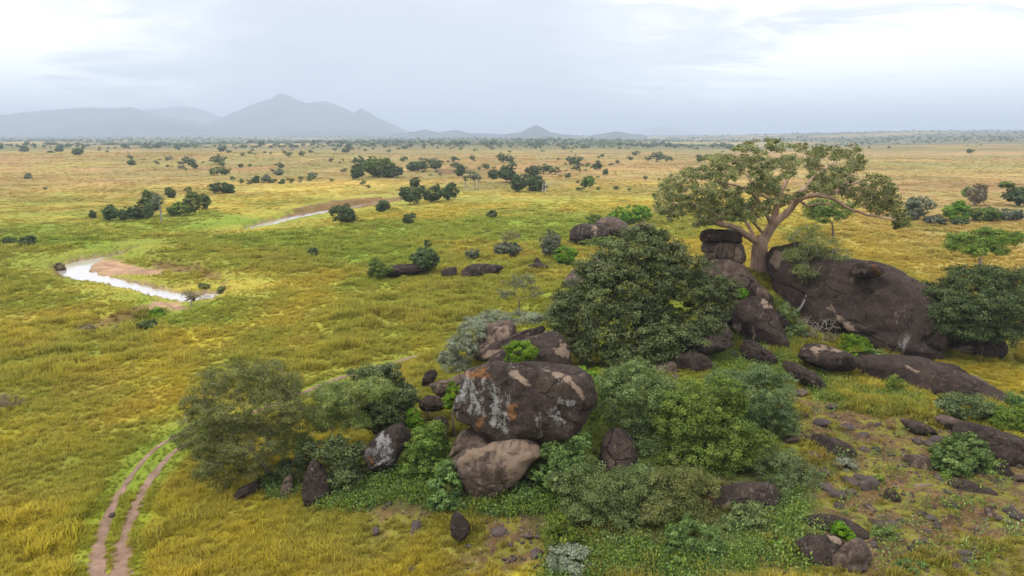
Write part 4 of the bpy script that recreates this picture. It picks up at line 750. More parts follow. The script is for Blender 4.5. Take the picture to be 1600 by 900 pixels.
# --- the fig tree
def fig():
    Y = 72.0; foot = P(1187, 424, Y); foot[2] = Tz(foot[0], foot[1])
    e = empty('fig_tree', foot, 'large spreading fig tree with bare pinkish limbs on top of the rocky hill', 'tree'); rng = np.random.default_rng(77)
    s = mpp(foot)
    def pth(pts, r, dep=(0, 0), n=5):
        q = np.array(pts, float); d = np.linspace(dep[0], dep[1], len(q)); p3 = P(q[:, 0], q[:, 1], Y+d); ln = smooth_line(p3, n); ln = ln+0
        w = np.zeros((len(ln), 3)); w += (fbm(np.arange(len(ln))*0.5, np.full(len(ln), pts[-1][0]*1.3), oct=2, seed=4)-0.5)[:, None]*0.25
        return ln+w*np.linspace(0, 1, len(ln))[:, None], np.interp(np.linspace(0, 1, len(ln)), np.linspace(0, 1, len(r)), r)*s
    trunk = [pth([(1186,428),(1186,405),(1187,386),(1192,372)], [15.5,12.0,11.5,10]), pth([(1178,428),(1181,408),(1184,388)], [8,6.5,6]), pth([(1194,428),(1193,405),(1192,384)], [8,7,7])]
    obj('trunk', tube_mesh('trunk', [(p-foot, r) for p, r in trunk], B_FIG, 14), e)
    limbs = [
     pth([(1188,380),(1172,371),(1150,357),(1128,350),(1106,346),(1085,352)], [7.5,6.2,5.6,5,4,2.5], (0,-4)), pth([(1128,350),(1118,338),(1100,325),(1075,318),(1050,318)], [4,3.2,2.6,2,1.2], (-2,-5)),
     pth([(1192,374),(1205,352),(1212,330),(1216,308),(1208,292),(1198,276),(1192,262)], [9,7.5,6.3,5.5,5,3.8,2], (0,1)), pth([(1216,308),(1226,290),(1234,270),(1240,252)], [4.6,3.6,2.8,1.6], (1,4)),
     pth([(1196,372),(1212,348),(1232,330),(1248,312),(1272,305),(1300,302),(1318,294),(1345,282)], [8.5,7.5,6.6,5.6,4.6,3.8,3,1.4], (0,-3)), pth([(1236,326),(1246,304),(1258,294),(1270,278),(1292,262),(1310,250)], [5.2,5,4.2,3.4,2.4,1.4], (0,4)),
     pth([(1272,305),(1300,310),(1325,325),(1350,334),(1378,340),(1398,345)], [3.4,3,2.5,2.2,1.8,1], (-2,-5)), pth([(1180,376),(1172,358),(1165,345),(1158,332),(1150,315)], [3.6,3.4,3,2.2,1.2], (0,5)), pth([(1190,362),(1180,350),(1172,335),(1182,318)], [3,2.7,2.3,1.3], (0,-5)),
     pth([(1205,350),(1190,320),(1172,300),(1150,290),(1120,282)], [4.2,3.4,2.8,2,1.2], (0,-6)), pth([(1214,318),(1200,310),(1185,300),(1170,280),(1160,262)], [4,3,2.6,2,1.1], (1,6)), pth([(1300,302),(1322,286),(1340,268)], [2.6,2,1.2], (-2,3)),
     pth([(1248,312),(1262,322),(1280,318),(1300,322)], [2.6,2.2,1.6,1], (0,-6))]
    limbs = [(p, r*0.8) for p, r in limbs]
    for p, r in limbs: obj('limb', tube_mesh('limb', [(p-foot, r)], B_FIG, 9), e)
    out = np.array([(1024,305),(1035,285),(1048,272),(1078,262),(1100,248),(1128,244),(1148,232),(1170,224),(1195,219),(1215,222),(1240,226),(1270,224),(1300,231),(1332,228),(1350,240),(1352,262),(1372,276),(1390,282),(1402,302),(1420,330),(1416,350),(1402,356),(1385,340),(1362,326),(1340,318),(1318,304),(1290,300),(1262,296),(1245,310),(1222,322),(1196,330),(1178,345),(1150,342),(1120,345),(1092,352),(1062,352),(1040,340),(1026,326)], float)
    C = []; k = 0
    while len(C) < 1700:
        x = rng.uniform(1020, 1422); y = rng.uniform(217, 358)
        sd = float(inpoly(np.array([x]), np.array([y]), out)[0]); k += 1
        if sd > 2: continue
        if fbm(np.array([x/22+10]), np.array([y/15+20]), oct=2, seed=8)[0] < 0.37: continue
        half = 9.5*math.sqrt(max(0.06, 1-((x-1215)/215)**2)); low = (y-218)/140
        dy = rng.uniform(-half, half); dy *= (1.0 if low < 0.6 else 0.85)
        p = P(x, y, Y+dy); C.append(p)
    C = np.array(C); sk = (np.vstack([p for p, r in limbs]), np.concatenate([r for p, r in limbs]))
    V, Fq, tint, _ = crown_leaves(None, 0, 44, 0.46, 0.20, 0.12, 5, centers=C, flatn=0.6, updir=0.7)
    leaf_obj('crown', V-foot, Fq, tint, LM['fig'], e)
    tw = branches_to(C[rng.random(len(C)) < 0.55], (list(sk[0]), list(np.minimum(sk[1], 0.16))), 0.1, rng, rmin=0.02, sag=-0.03)
    obj('branches', tube_mesh('branches', [(p-foot, r) for p, r in tw], B_FIG, 5), e)
fig()

# --- the big plants of the hill
plant('evergreen_tree', 'large dense dark green tree covering the rocks below the fig tree', 'tree', [(1000,435,82,68),(1010,392,62,40,1),(960,425,55,45,0),(1050,430,62,48,0),(930,500,72,60,-1.5),(1040,540,80,45,-3),(960,480,78,60,-1),(1090,500,50,45,-1),(1060,470,72,60,0),(1010,530,95,50,-3),(900,480,42,45,-1),(1108,465,46,46,1),(1000,385,45,35,1),(935,540,50,45,-3),(880,500,28,35,-2),(1000,565,55,25,-5)], 58, LM['dark'], (1000,590), 3600, 60, 0.55, 0.18, 0.12, 51, trunk_r=0.35, lump=0.5, depth=0.9)
plant('acacia_tree', 'wide feathery acacia with grey twigs standing alone at the left of the rocks', 'tree', [(385,625,95,55),(330,665,62,48,-0.5),(440,640,58,58,.5),(400,700,75,55,-0.5),(310,690,36,38),(360,590,50,28),(345,735,40,32,-1),(430,590,45,26)], 40, LM['feather'], (408,745), 2700, 50, 0.36, 0.13, 0.04, 52, bark=B_GREY, trunk_r=0.22, frac=0.9, lump=0.3, shell=0.6, nb=620)
plant('broadleaf_bush', 'dense green broad-leaved tree above the tilted egg-shaped boulder', 'tree', [(585,595,42,30),(622,625,34,36,.3),(600,650,45,32,-.3),(560,620,30,30)], 44, LM['dark'], (600,672), 900, 55, 0.36, 0.15, 0.1, 53, lump=0.4)
plant('thorn_tree', 'pale yellow-green feathery tree with a leaning grey branch', 'tree', [(535,625,50,32,-.5),(580,610,38,22,-.8),(505,655,32,24,-.8),(545,655,34,20,-.8),(445,700,13,18,-1.5),(475,690,18,14,-1)], 41, LM['light'], (540,690), 1300, 48, 0.34, 0.1, 0.045, 54, bark=B_WHITE, frac=0.5, shell=0.7)
plant('bush', 'dark green leafy bush draped over the pointed boulder', 'bush', [(530,710,38,28),(545,745,32,34,-.5),(515,765,22,25,-.8),(500,700,18,15),(548,775,22,20,-.8)], 38.6, LM['dark'], (530,790), 560, 50, 0.30, 0.13, 0.08, 55)
plant('bush', 'green leafy bush right of the tilted egg-shaped boulder', 'bush', [(668,700,32,28),(655,725,28,25,-.4),(690,735,26,26,-.5),(680,675,18,16,.5),(640,735,18,14)], 38.5, LM['acabright'], (670,765), 430, 46, 0.28, 0.11, 0.102, 56)
plant('bush', 'bluish-green herb bush at the left foot of the pale tan boulder', 'bush', [(700,760,24,24),(690,785,22,18,-.3),(712,790,14,12,-.3),(700,735,14,14,.3)], 35.2, LM['broad'], (700,800), 260, 44, 0.24, 0.13, 0.09, 57)
plant('shrub', 'small bright green shrub left of the huge lichen streaked boulder', 'bush', [(650,660,14,16),(645,648,10,10)], 42.5, LM['bright'], (650,675), 80, 46, 0.2, 0.1, 0.102, 58)
plant('shrub', 'small bright green shrub tucked against the left side of the balanced boulder', 'bush', [(708,612,9,18),(700,628,9,12)], 42.3, LM['bright'], (706,640), 80, 46, 0.2, 0.1, 0.102, 59)
plant('shrub', 'round bright lime-green bush on the dark slab', 'bush', [(815,548,26,16),(803,560,16,9),(828,553,12,12)], 49.5, LM['bright'], (815,570), 200, 50, 0.26, 0.1, 0.087, 60)
plant('shrub', 'silvery grey-green bush on the left flank of the slab outcrop', 'bush', [(722,545,30,28),(705,565,20,20,-.5),(740,520,28,16,.5),(718,572,16,12,-.8)], 55.5, LM['silver'], (720,585), 520, 44, 0.33, 0.17, 0.05, 61, shell=0.5)
plant('shrub', 'low silvery bush along the top edge of the slab outcrop', 'bush', [(770,500,40,13),(815,496,38,12,.5),(745,508,20,12)], 59, LM['silver'], (790,515), 380, 42, 0.33, 0.17, 0.05, 62, shell=0.5)
# acacia thicket of the foreground: each crown a tree
plant('acacia_tree', 'bluish-green rounded acacia crown at the upper right of the thicket', 'tree', [(1180,620,58,46),(1200,655,40,36,-.3),(1140,605,38,25,.5)], 42, LM['acablue'], (1180,700), 1250, 50, 0.36, 0.09, 0.0653, 63, grow=1.12, shell=0.5, lump=0.35)
plant('acacia_tree', 'tall fresh green acacia in the middle of the thicket', 'tree', [(1100,640,62,48),(1125,690,70,52,-.6),(1085,720,58,45,-1),(1160,725,45,38,-.8),(1075,670,45,50,-.5)], 39, LM['acabright'], (1100,770), 2200, 52, 0.36, 0.1, 0.0798, 64, grow=1.12, shell=0.5, lump=0.4)
plant('acacia_tree', 'soft grey-green acacia at the upper left of the thicket', 'tree', [(1000,610,62,36),(965,640,34,38,-.3),(1030,650,48,52,-.5),(1010,700,48,40,-1),(960,600,28,22)], 41, LM['acacia'], (1000,740), 1900, 50, 0.36, 0.09, 0.0653, 65, grow=1.12, shell=0.5, lump=0.4)
plant('acacia_tree', 'broad acacia bush at the bottom left of the thicket', 'tree', [(925,775,58,48),(940,850,55,38,-1.2),(895,840,34,30,-1),(960,820,52,50,-.8),(900,800,30,38,-.5),(990,770,45,35,-.3)], 34, LM['acacia'], (935,850), 1800, 50, 0.31, 0.085, 0.0653, 66, grow=1.12, shell=0.5, lump=0.4)
plant('acacia_tree', 'low acacia at the bottom centre of the thicket', 'tree', [(1035,785,52,42),(1040,850,50,35,-1.4),(1085,815,36,28,-.6),(1095,770,36,30,.5),(1020,830,48,42,-.8),(1060,760,45,32,.3),(985,860,45,32,-1.2)], 33.2, LM['feather'], (1030,870), 1600, 50, 0.31, 0.085, 0.058, 67, grow=1.12, shell=0.5, lump=0.4)
plant('acacia_tree', 'feathery acacia bush on the edge of the stony slope', 'tree', [(1235,762,48,50),(1250,795,38,38,-.4),(1210,735,32,32,.4),(1225,800,36,34,-.2)], 35.5, LM['acablue'], (1240,828), 1050, 50, 0.32, 0.085, 0.0508, 68, grow=1.12, shell=0.5, lump=0.3)
plant('bush', 'grey-green bush in front of the orange-ended boulder', 'bush', [(1165,812,40,24),(1190,830,30,22,-.3),(1140,830,30,20,-.3)], 32, LM['acacia'], (1165,850), 330, 46, 0.27, 0.1, 0.0653, 69, shell=0.5)
plant('succulent_bush', 'dark bluish-green bush with spiky rosettes at the bottom of the thicket', 'bush', [(1080,845,48,32),(1060,870,36,24,-.5),(1105,865,30,26,-.5)], 30.3, LM['broad'], (1080,895), 270, 46, 0.24, 0.19, 0.05, 70)
plant('shrub', 'pale silver-green dome-shaped shrub at the bottom edge', 'bush', [(890,880,36,34),(893,900,38,25)], 30, LM['silver'], (890,910), 420, 48, 0.22, 0.12, 0.045, 71)
plant('bush', 'green herb bush at the right foot of the balanced boulder', 'bush', [(870,705,26,20),(890,725,30,24,-.4),(860,740,34,22,-.6),(905,690,18,20,.3),(830,765,26,12,-.6)], 36.3, LM['broad'], (870,765), 380, 46, 0.27, 0.13, 0.08, 72)
plant('bush', 'bright green leafy plants left of the acacia thicket', 'bush', [(920,620,18,26,.5),(915,585,22,12,1.5),(925,660,16,16)], 43, LM['bright'], (920,660), 150, 44, 0.26, 0.11, 0.087, 73)
plant('bush', 'yellow-green bushes along the bottom of the thicket', 'bush', [(880,840,26,18),(915,865,26,16,-.4),(960,885,36,14,-.7),(870,815,18,14,.2)], 31, LM['herb'], (900,880), 260, 44, 0.22, 0.12, 0.102, 74)
# right side
plant('spreading_tree', 'wide drooping dark green tree with pale branches leaning over the massive boulder', 'tree', [(1480,465,60,32),(1540,480,75,40,-1),(1590,500,55,42),(1460,490,34,26,-1),(1530,430,55,20,1),(1600,450,50,30,1),(1560,520,50,20,-2),(1500,515,45,18,-2)], 60.5, LM['mid'], (1437,560), 2200, 50, 0.5, 0.17, 0.09, 75, bark=B_GREY, trunk_r=0.28, lump=0.35, shell=0.6, frac=0.5, twig=0.02)
plant('umbrella_tree', 'flat-topped light green tree standing alone in the yellow grass behind the drooping tree', 'tree', [(1535,380,30,14),(1500,376,28,12,1),(1572,373,24,13),(1540,364,26,8,2),(1522,393,22,9,-2),(1560,392,18,8,-1),(1485,384,14,8)], 104, LM['herb'], (1535,428), 460, 42, 0.62, 0.26, 0.15, 76, bark=B_GREY, trunk_r=0.38, lump=0.5, frac=0.6, shell=0.6)
plant('round_tree', 'round bright green tree seen under the right limb of the fig', 'tree', [(1296,325,36,20),(1290,335,30,16),(1315,332,20,14)], 150, LM['acabright'], (1293,352), 420, 40, 0.75, 0.3, 0.2, 77, trunk_r=0.3)
plant('dry_tree', 'sparse pale yellow-green half-dead tree rooted on the massive boulder', 'tree', [(1270,375,46,24),(1300,400,36,18),(1240,400,26,16),(1325,422,24,12,-1),(1255,425,22,14,-1)], 64.0, LM['light'], (1240,420), 520, 24, 0.55, 0.15, 0.06, 78, bark=B_GREY, trunk_r=0.14, frac=1.0, shell=0.8, twig=0.022)
plant('dead_bush', 'leafless pale grey thorn bush against the foot of the massive boulder', 'bush', [(1275,510,34,20),(1262,525,20,12),(1300,530,16,10)], 60.5, LM['dry'], (1275,530), 240, 7, 0.4, 0.08, 0.045, 79, bark=B_GREY, trunk_r=0.05, frac=1.0, shell=0.9, stems=3, twig=0.013)
plant('bush', 'grey-green bush left of the leafless thorn bush', 'bush', [(1240,520,18,22),(1232,490,16,20,.5),(1250,545,22,10)], 61, LM['acacia'], (1240,550), 190, 46, 0.32, 0.12, 0.087, 80)
plant('shrub', 'small dark round shrub on the shoulder rock', 'bush', [(1160,458,9,7)], 63.5, LM['bright'], (1160,466), 40, 46, 0.22, 0.11, 0.087, 81)
plant('shrub', 'vivid green bush between the block and the massive boulder', 'bush', [(1338,545,28,20),(1345,562,20,14,-.3),(1330,530,18,9)], 56.5, LM['bright'], (1340,575), 230, 52, 0.3, 0.11, 0.087, 82)
plant('shrub', 'darker green bush touching the vivid green bush', 'bush', [(1365,562,20,18),(1350,580,14,10,-.3)], 56, LM['broad'], (1362,582), 110, 48, 0.3, 0.13, 0.07, 83)
plant('shrub', 'yellow-green sapling growing on the broad slab', 'bush', [(1398,600,13,14),(1390,608,9,9)], 50.5, LM['herb'], (1398,617), 60, 40, 0.24, 0.11, 0.087, 84)
plant('bush', 'grey-green bush at the right below the broad slab', 'bush', [(1515,640,40,22),(1490,632,26,15),(1545,650,26,16)], 45, LM['acablue'], (1515,668), 400, 46, 0.32, 0.11, 0.087, 85)
plant('bush', 'yellow-green bush at the right edge of the slope', 'bush', [(1585,655,28,22),(1565,665,22,14)], 43.5, LM['herb'], (1585,680), 220, 46, 0.30, 0.13, 0.08, 86)
plant('bush', 'dark green bush at the right edge behind the yellow-green one', 'bush', [(1590,630,25,16),(1605,640,25,20)], 46, LM['broad'], (1590,650), 170, 46, 0.3, 0.13, 0.08, 87)
plant('broadleaf_bush', 'light green broad-leaved bush on the right of the stony slope', 'bush', [(1505,705,40,25),(1490,720,38,24,-.3),(1530,730,30,20,-.3)], 38, LM['broad'], (1505,752), 330, 50, 0.28, 0.17, 0.085, 88, lump=0.4)
plant('shrub', 'small grey-green shrub on the dark flat slab of the slope', 'bush', [(1320,728,19,14)], 38, LM['silver'], (1320,742), 75, 44, 0.22, 0.11, 0.087, 89)
plant('shrub', 'leafy sapling with long leaves right of the dark oblong boulder', 'bush', [(1382,840,16,16),(1375,832,10,12)], 30.8, LM['broad'], (1382,857), 46, 40, 0.2, 0.18, 0.05, 90)
plant('shrub', 'leafy sapling at the bottom edge of the slope', 'bush', [(1425,888,28,12),(1412,892,14,12)], 28.2, LM['broad'], (1425,900), 66, 40, 0.2, 0.18, 0.05, 91)
plant('shrub', 'bright herb clump left of the split pair of boulders', 'bush', [(1230,865,18,14),(1215,850,14,8)], 30, LM['bright'], (1230,880), 80, 44, 0.2, 0.1, 0.102, 92)
plant('shrub', 'bright herb clump between the split pair and the oblong boulder', 'bush', [(1312,826,12,10),(1325,838,10,8)], 30.4, LM['bright'], (1312,838), 50, 44, 0.18, 0.1, 0.102, 93)
plant('shrub', 'yellow-green herb clump above the long dark boulder', 'bush', [(1468,772,18,10),(1475,745,10,8,1)], 35.8, LM['herb'], (1468,784), 66, 44, 0.2, 0.1, 0.087, 94)
plant('shrub', 'tiny yellow-green herb clump in the centre of the slope', 'bush', [(1372,752,10,10),(1375,768,7,6)], 36.2, LM['herb'], (1372,772), 36, 40, 0.18, 0.1, 0.087, 95)
plant('shrub', 'dark green bush in the thicket gap under the fresh green acacia', 'bush', [(1060,770,50,26),(1000,745,40,22)], 36, LM['dark'], (1040,800), 330, 44, 0.32, 0.12, 0.102, 96)
plant('shrub', 'dark shrubs under the feathery acacia at the left', 'bush', [(455,735,26,20),(425,752,22,14),(480,710,20,20,.3)], 39.2, LM['mid'], (455,765), 230, 46, 0.3, 0.11, 0.0725, 97)
plant('sapling', 'thin open sapling with a brown stem in the golden grass', 'tree', [(810,445,32,14),(790,460,18,10),(832,458,18,10),(812,434,20,10)], 76, LM['grey'], (810,492), 150, 22, 0.5, 0.16, 0.08, 98, bark=B_BROWN, trunk_r=0.10, frac=1.0, shell=0.8, twig=0.02)
plant('dry_bush', 'dry purplish-brown bush at the left edge in the yellow grass', 'bush', [(8,632,26,18),(0,655,22,16)], 53, LM['dry'], (8,668), 240, 40, 0.36, 0.11, 0.058, 99, bark=B_GREY, stems=3, trunk_r=0.05, frac=0.8)

# --- mid-distance plants standing on the plain: px, foot py, width, height, kind, label
def px_plant(px, py, w, h, matk, label, name='bush', seed=1, dens=1.0, trunk=0.0, flat_=False):
    g = G(px, py); Y = g[1]; s = mpp(g); ch = h*(1-trunk); cy = py-h*trunk-ch/2; W = w*s
    rng = np.random.default_rng(seed*13+int(px)); bl = []; k = 3 if w > 30 else 2
    if flat_: bl = [(px, py-h+ch*0.3, w*0.5, ch*0.28), (px-w*.18, py-h+ch*0.5, w*0.3, ch*0.26), (px+w*.2, py-h+ch*.5, w*.28, ch*.25)]
    else:
        bl = [(px, cy, w*0.45, ch*0.52)]
        for i in range(k): bl.append((px+rng.uniform(-.3, .3)*w, cy+rng.uniform(.02, .25)*ch, w*rng.uniform(.25, .33), ch*rng.uniform(.28, .36), rng.uniform(-1, 1)*W*0.2))
    lf = max(0.16, 1.5*s); n = int(np.clip(w*h*0.36*dens, 30, 520))
    cat = 'tree' if ('tree' in name or 'palm' in name) else 'bush'
    return plant(name, label, cat, bl, Y, LM[matk], (px, py), n, 26, max(0.3, 3.1*s), lf*1.5, lf*0.9, seed+int(px), trunk_r=max(0.06, W*0.02), frac=0.25, twig=0.02, lump=0.4, bark=B_BROWN, subb=5)
MID = [
 (664,430,40,52,'mid','tall grey-green tree beside the low purple-brown outcrop','tree'),(592,437,40,32,'acabright','rounded green bush at the left end of the low purple-brown outcrop','bush'),(860,404,40,45,'grey','grey-green tree behind the bright green bush near the rocky outcrop','tree'),
 (883,413,42,30,'bright','bright green bush in front of the grey-green tree','bush'),(793,401,44,24,'grey','low grey-green bush with a bare tree behind it','bush'),(739,405,24,17,'grey','small grey-green bush in the golden grass','bush'),(942,388,66,18,'acabright','long low green shrub in front of the rocky outcrop','bush'),
 (985,350,66,32,'bright','wide bright green bush on the right of the rocky outcrop','bush'),(928,350,26,16,'acabright','small green bush on top of the rocky outcrop','bush'),(1005,370,40,24,'dry','dull purplish dry bush behind the large dense tree','bush'),
 (535,350,41,31,'mid','round dark tree standing alone beside the upper river','tree'),(600,331,23,19,'mid','small round tree right of the lone dark tree','tree'),(639,349,20,15,'mid','small round bush on the green plain','bush'),(644,340,10,7,'mid','tiny bush behind the small round bush','bush'),(770,341,16,13,'mid','small bush alone on the middle of the plain','bush'),
 (644,320,42,32,'mid','left dark green tree of the clump of three','tree'),(677,316,32,26,'mid','middle dark tree of the clump of three','tree'),(705,312,30,27,'mid','right darkest tree of the clump of three','tree'),(648,293,17,16,'mid','small tree behind the clump of three','tree'),
 (591,277,52,32,'acabright','wide dome-shaped dark green tree beyond the river bend','tree'),(616,278,42,20,'mid','low spreading tree right of the dome-shaped tree','tree'),(558,281,27,24,'mid','umbrella-shaped tree left of the dome-shaped tree','tree'),
 (652,267,34,17,'mid','dark flat clump of trees beyond the dome-shaped tree','tree'),(681,264,21,13,'mid','small dark tree beside the bare brown mound','tree'),(719,275,18,18,'mid','grey tree right of the bare brown mound','tree'),
 (794,285,32,28,'mid','leaning dark tree in the middle distance','tree'),(770,280,16,16,'mid','small dark bush at the foot of the leaning dark tree','bush'),(830,277,24,18,'mid','round tree behind the twin dark trees','tree'),(810,300,30,26,'mid','left tree of the twin dark trees near the pale dead trunks','tree'),(838,299,32,26,'mid','right tree of the twin dark trees near the pale dead trunks','tree'),
 (919,294,23,20,'acabright','round dark green tree alone on the right of the middle distance','tree'),(934,265,10,14,'mid','tall thin tree in the tan grass of the middle distance','tree'),(946,273,8,9,'mid','very small bush in the tan grass of the middle distance','bush'),
 (346,302,38,19,'mid','rectangular dark green thicket alone on the left plain','bush'),(266,309,14,18,'mid','small upright bush above the riverside thicket','bush'),(171,345,24,25,'mid','dark bush at the left end of the riverside thicket','bush'),(198,345,36,20,'mid','low dark bush in the left part of the riverside thicket','bush'),(220,342,34,22,'mid','dark bush in the middle of the riverside thicket','bush'),
 (236,338,36,40,'acacia','tall green tree behind the palm in the riverside thicket','tree'),(279,338,38,22,'acabright','low green bush right of the palm in the riverside thicket','bush'),(300,335,30,34,'feather','brownish-green tree near the right end of the riverside thicket','tree'),(317,328,19,26,'mid','dark tree at the right end of the riverside thicket','tree'),(144,342,8,14,'mid','thin little bush left of the riverside thicket','bush'),
 (43,386,26,18,'mid','grey-green bush in the dip at the left edge','bush'),(14,380,24,9,'mid','flat bush left of the grey-green bush in the dip','bush'),(489,401,16,14,'mid','small dark bush on the green plain below the lone dark tree','bush'),
 (347,458,12,12,'feather','bush at the eroded river bank','bush'),(318,450,22,7,'feather','low green bushes on the river flat','bush'),(246,498,34,16,'bright','bright bush at the bend of the lower river bank','bush'),(231,514,32,14,'mid','dark bush below the bright bush at the river bend','bush'),(187,521,22,12,'grey','grey-green bush where the lower river bank ends','bush'),(137,518,26,10,'dry','grey low bush left of the river bend','bush'),
 (92,425,18,14,'dry','reddish-brown bush at the outer bank of the river bend','bush'),
 (1437,344,48,42,'grey','round grey-green tree right of the fig tree','tree'),(1492,346,44,32,'bright','bright green bush in the thicket on the right plain','bush'),(1511,308,16,15,'acabright','small round green tree above the thicket on the right plain','tree'),(1460,352,36,16,'grey','low dull bush at the left end of the thicket on the right plain','bush'),
 (1538,346,50,24,'acabright','green bush in the middle of the thicket on the right plain','bush'),(1592,322,44,34,'mid','dark tree at the right edge of the thicket','tree'),(1572,344,48,20,'grey','low grey-green bush at the right of the thicket','bush'),(1527,322,32,34,'dry','dry brown spreading tree in the thicket on the right plain','tree'),(1500,352,30,12,'mid','dark low bush at the front of the right thicket','bush'),
 (205,258,10,9,'mid','lone round tree on the tan left plain','tree'),(43,279,9,9,'grey','small pale bush on the far left of the tan plain','bush'),(122,242,15,11,'mid','dark tree on the left horizon of the tan plain','tree'),(92,237,12,9,'mid','small dark tree left of the dark one on the tan horizon','tree'),(36,237,13,9,'mid','small dark tree near the left edge of the horizon','tree'),(298,258,12,12,'grey','grey bush at the far edge of the tan plain','bush'),
 (400,286,12,11,'mid','dark small bush near the rectangular thicket','bush'),(415,284,12,12,'grey','grey small tree near the rectangular thicket','tree'),(423,286,9,7,'mid','tiny dark bush beside the grey small tree','bush'),(440,287,9,7,'mid','tiny bush right of the dark small bushes','bush'),(437,274,14,10,'grey','pale tree above the tiny bushes','tree'),(489,279,14,10,'grey','pale bush left of the umbrella-shaped tree','bush'),
 (545,234,11,10,'mid','tree on the far tan field','tree'),(539,238,8,7,'mid','little tree beside the tree on the far tan field','tree'),(1092,253,9,11,'mid','single small tree left of the fig crown in the far grass','tree'),(1170,330,30,14,'grey','grey bushes seen under the fig crown','bush'),(1150,372,30,20,'grey','grey-green bush behind the stacked rock pile','bush'),
]
for k, (px, py, w, h, mk, lb, nm) in enumerate(MID): px_plant(px, py, w, h, mk, lb, nm, seed=200+k, trunk=0.05 if nm == 'tree' else 0.0)
# river tree, bare tree, dead trunks
plant('thorn_tree', 'half-bare grey thorn tree leaning over the end of the river pool', 'tree', [(298,460,16,7),(290,458,9,5),(306,462,9,5)], G(298,478)[1], LM['dry'], (298,478), 90, 12, 0.7, 0.2, 0.08, 301, bark=B_GREY, trunk_r=0.12, frac=1.0, shell=0.9, twig=0.035)
plant('bare_tree', 'open almost leafless small tree in the golden grass', 'tree', [(798,366,16,8),(790,372,8,5),(808,368,8,5)], G(800,402)[1], LM['dry'], (800,402), 90, 12, 0.8, 0.2, 0.1, 302, bark=B_BROWN, trunk_r=0.13, frac=1.0, shell=0.9, twig=0.035)
plant('umbrella_tree', 'flat umbrella-topped tree on a bare stem above the right thicket', 'tree', [(1573,288,13,4),(1568,290,8,3),(1579,290,7,3)], G(1572,322)[1], LM['acabright'], (1572,322), 60, 30, 0.9, 0.4, 0.3, 303, bark=B_GREY, trunk_r=0.22, frac=0.8)
for px, h, lb in ((847.5, 18, 'left pale dead trunk beside the twin dark trees'), (852, 15, 'right pale dead trunk beside the twin dark trees')):
    g = G(px, 300); s = mpp(g); hh = h*s; e = empty('dead_tree', g, lb, 'dead tree')
    obj('trunk', tube_mesh('trunk', [(np.array([[0, 0, -.2], [0.1, 0, hh*.4], [0.0, 0.1, hh*.8], [0.15, 0, hh]]), [0.32, 0.26, 0.2, 0.1])], B_WHITE, 7), e)
    obj('branches', tube_mesh('branches', [(np.array([[0.05, 0, hh*.55], [0.5, 0.2, hh*.7], [0.8, 0.3, hh*.9]]), [0.12, 0.08, 0.03]), (np.array([[0.05, 0, hh*.7], [-0.4, -0.2, hh*.8], [-0.7, -0.1, hh*.98]]), [0.1, 0.07, 0.03])], B_WHITE, 5), e)
# palms
def palm(px, py, h, w, label, seed):
    g = G(px, py); s = mpp(g); H = h*s; R = w*s/2; e = empty('palm_tree', g, label, 'palm', 'palms on the plain'); rng = np.random.default_rng(seed)
    tt = np.linspace(0, 1, 8); p = np.column_stack([0.15*np.sin(tt*3), 0*tt, -0.2+tt*(H*0.8)]); obj('trunk', tube_mesh('trunk', [(p, np.interp(tt, [0, .15, .6, 1], [0.26, 0.18, 0.24, 0.16]))], B_GREY, 8), e)
    top = p[-1]; V = []; n = 34
    for k in range(n):
        d = unit(np.array([rng.normal(), rng.normal(), rng.uniform(-0.75, 1.0)])); st = top+d*R*0.35; L = R*0.7
        side = unit(np.cross(d, [0, 0, 1])); u2 = np.cross(side, d)
        for q in np.linspace(-1.15, 1.15, 13):                      # leaflets of one fan
            dd = unit(d*cos(q)+side*sin(q)+np.array([0, 0, -0.25*abs(q)])); w2 = unit(np.cross(dd, u2))*0.05
            V += [st, st+dd*L*0.55+w2, st+dd*L, st+dd*L*0.55-w2]
    V = np.array(V); Fq = np.arange(len(V)).reshape(-1, 4); leaf_obj('crown', V, Fq, rng.random(len(Fq)), LM['grey'], e)
palm(252, 349, 45, 26, 'fan palm with a visible trunk in front of the riverside thicket', 1)
palm(727, 294, 20, 11, 'left smallest fan palm of the three in the middle distance', 2); palm(741.5, 296, 24, 12, 'middle fan palm of the three in the middle distance', 3); palm(747, 296, 25, 12, 'right fan palm of the three in the middle distance', 4)
# ------------------------------------------------------------------ far trees: individuals sharing a few shapes
def far_mesh(seed, nleaf, flatt, nb, mat, umb=False):
    rng = np.random.default_rng(seed); bl = [(np.array([0, 0, 0.50]), np.array([0.5, 0.5, 0.40*flatt]))]
    for k in range(nb): a = rng.uniform(0, 6.28); bl.append((np.array([0.32*cos(a), 0.32*sin(a), rng.uniform(0.25, 0.5)]), np.full(3, rng.uniform(0.18, 0.28))*np.array([1, 1, flatt])))
    V, Fq, t, C = crown_leaves(bl, nleaf//16, 16, 0.13, 0.11, 0.075, seed, lump=0.5)
    crown = np_mesh('crown', V, Fq, mat, {'tint': ('FACE', 'FLOAT', t.astype(np.float32))})
    p = np.array([[0, 0, -0.05], [0.02, 0, 0.2], [0, 0.01, 0.45], [0, 0, 0.65]]); br = [(p, [0.045, 0.035, 0.025, 0.012])]
    for k in range(5): a = k*1.3+seed; br.append((np.array([[0, 0, 0.28], [0.15*cos(a), 0.15*sin(a), 0.42], [0.33*cos(a), 0.33*sin(a), 0.6]]), [0.02, 0.013, 0.006]))
    return crown, tube_mesh('trunk', br, B_BROWN, 5)
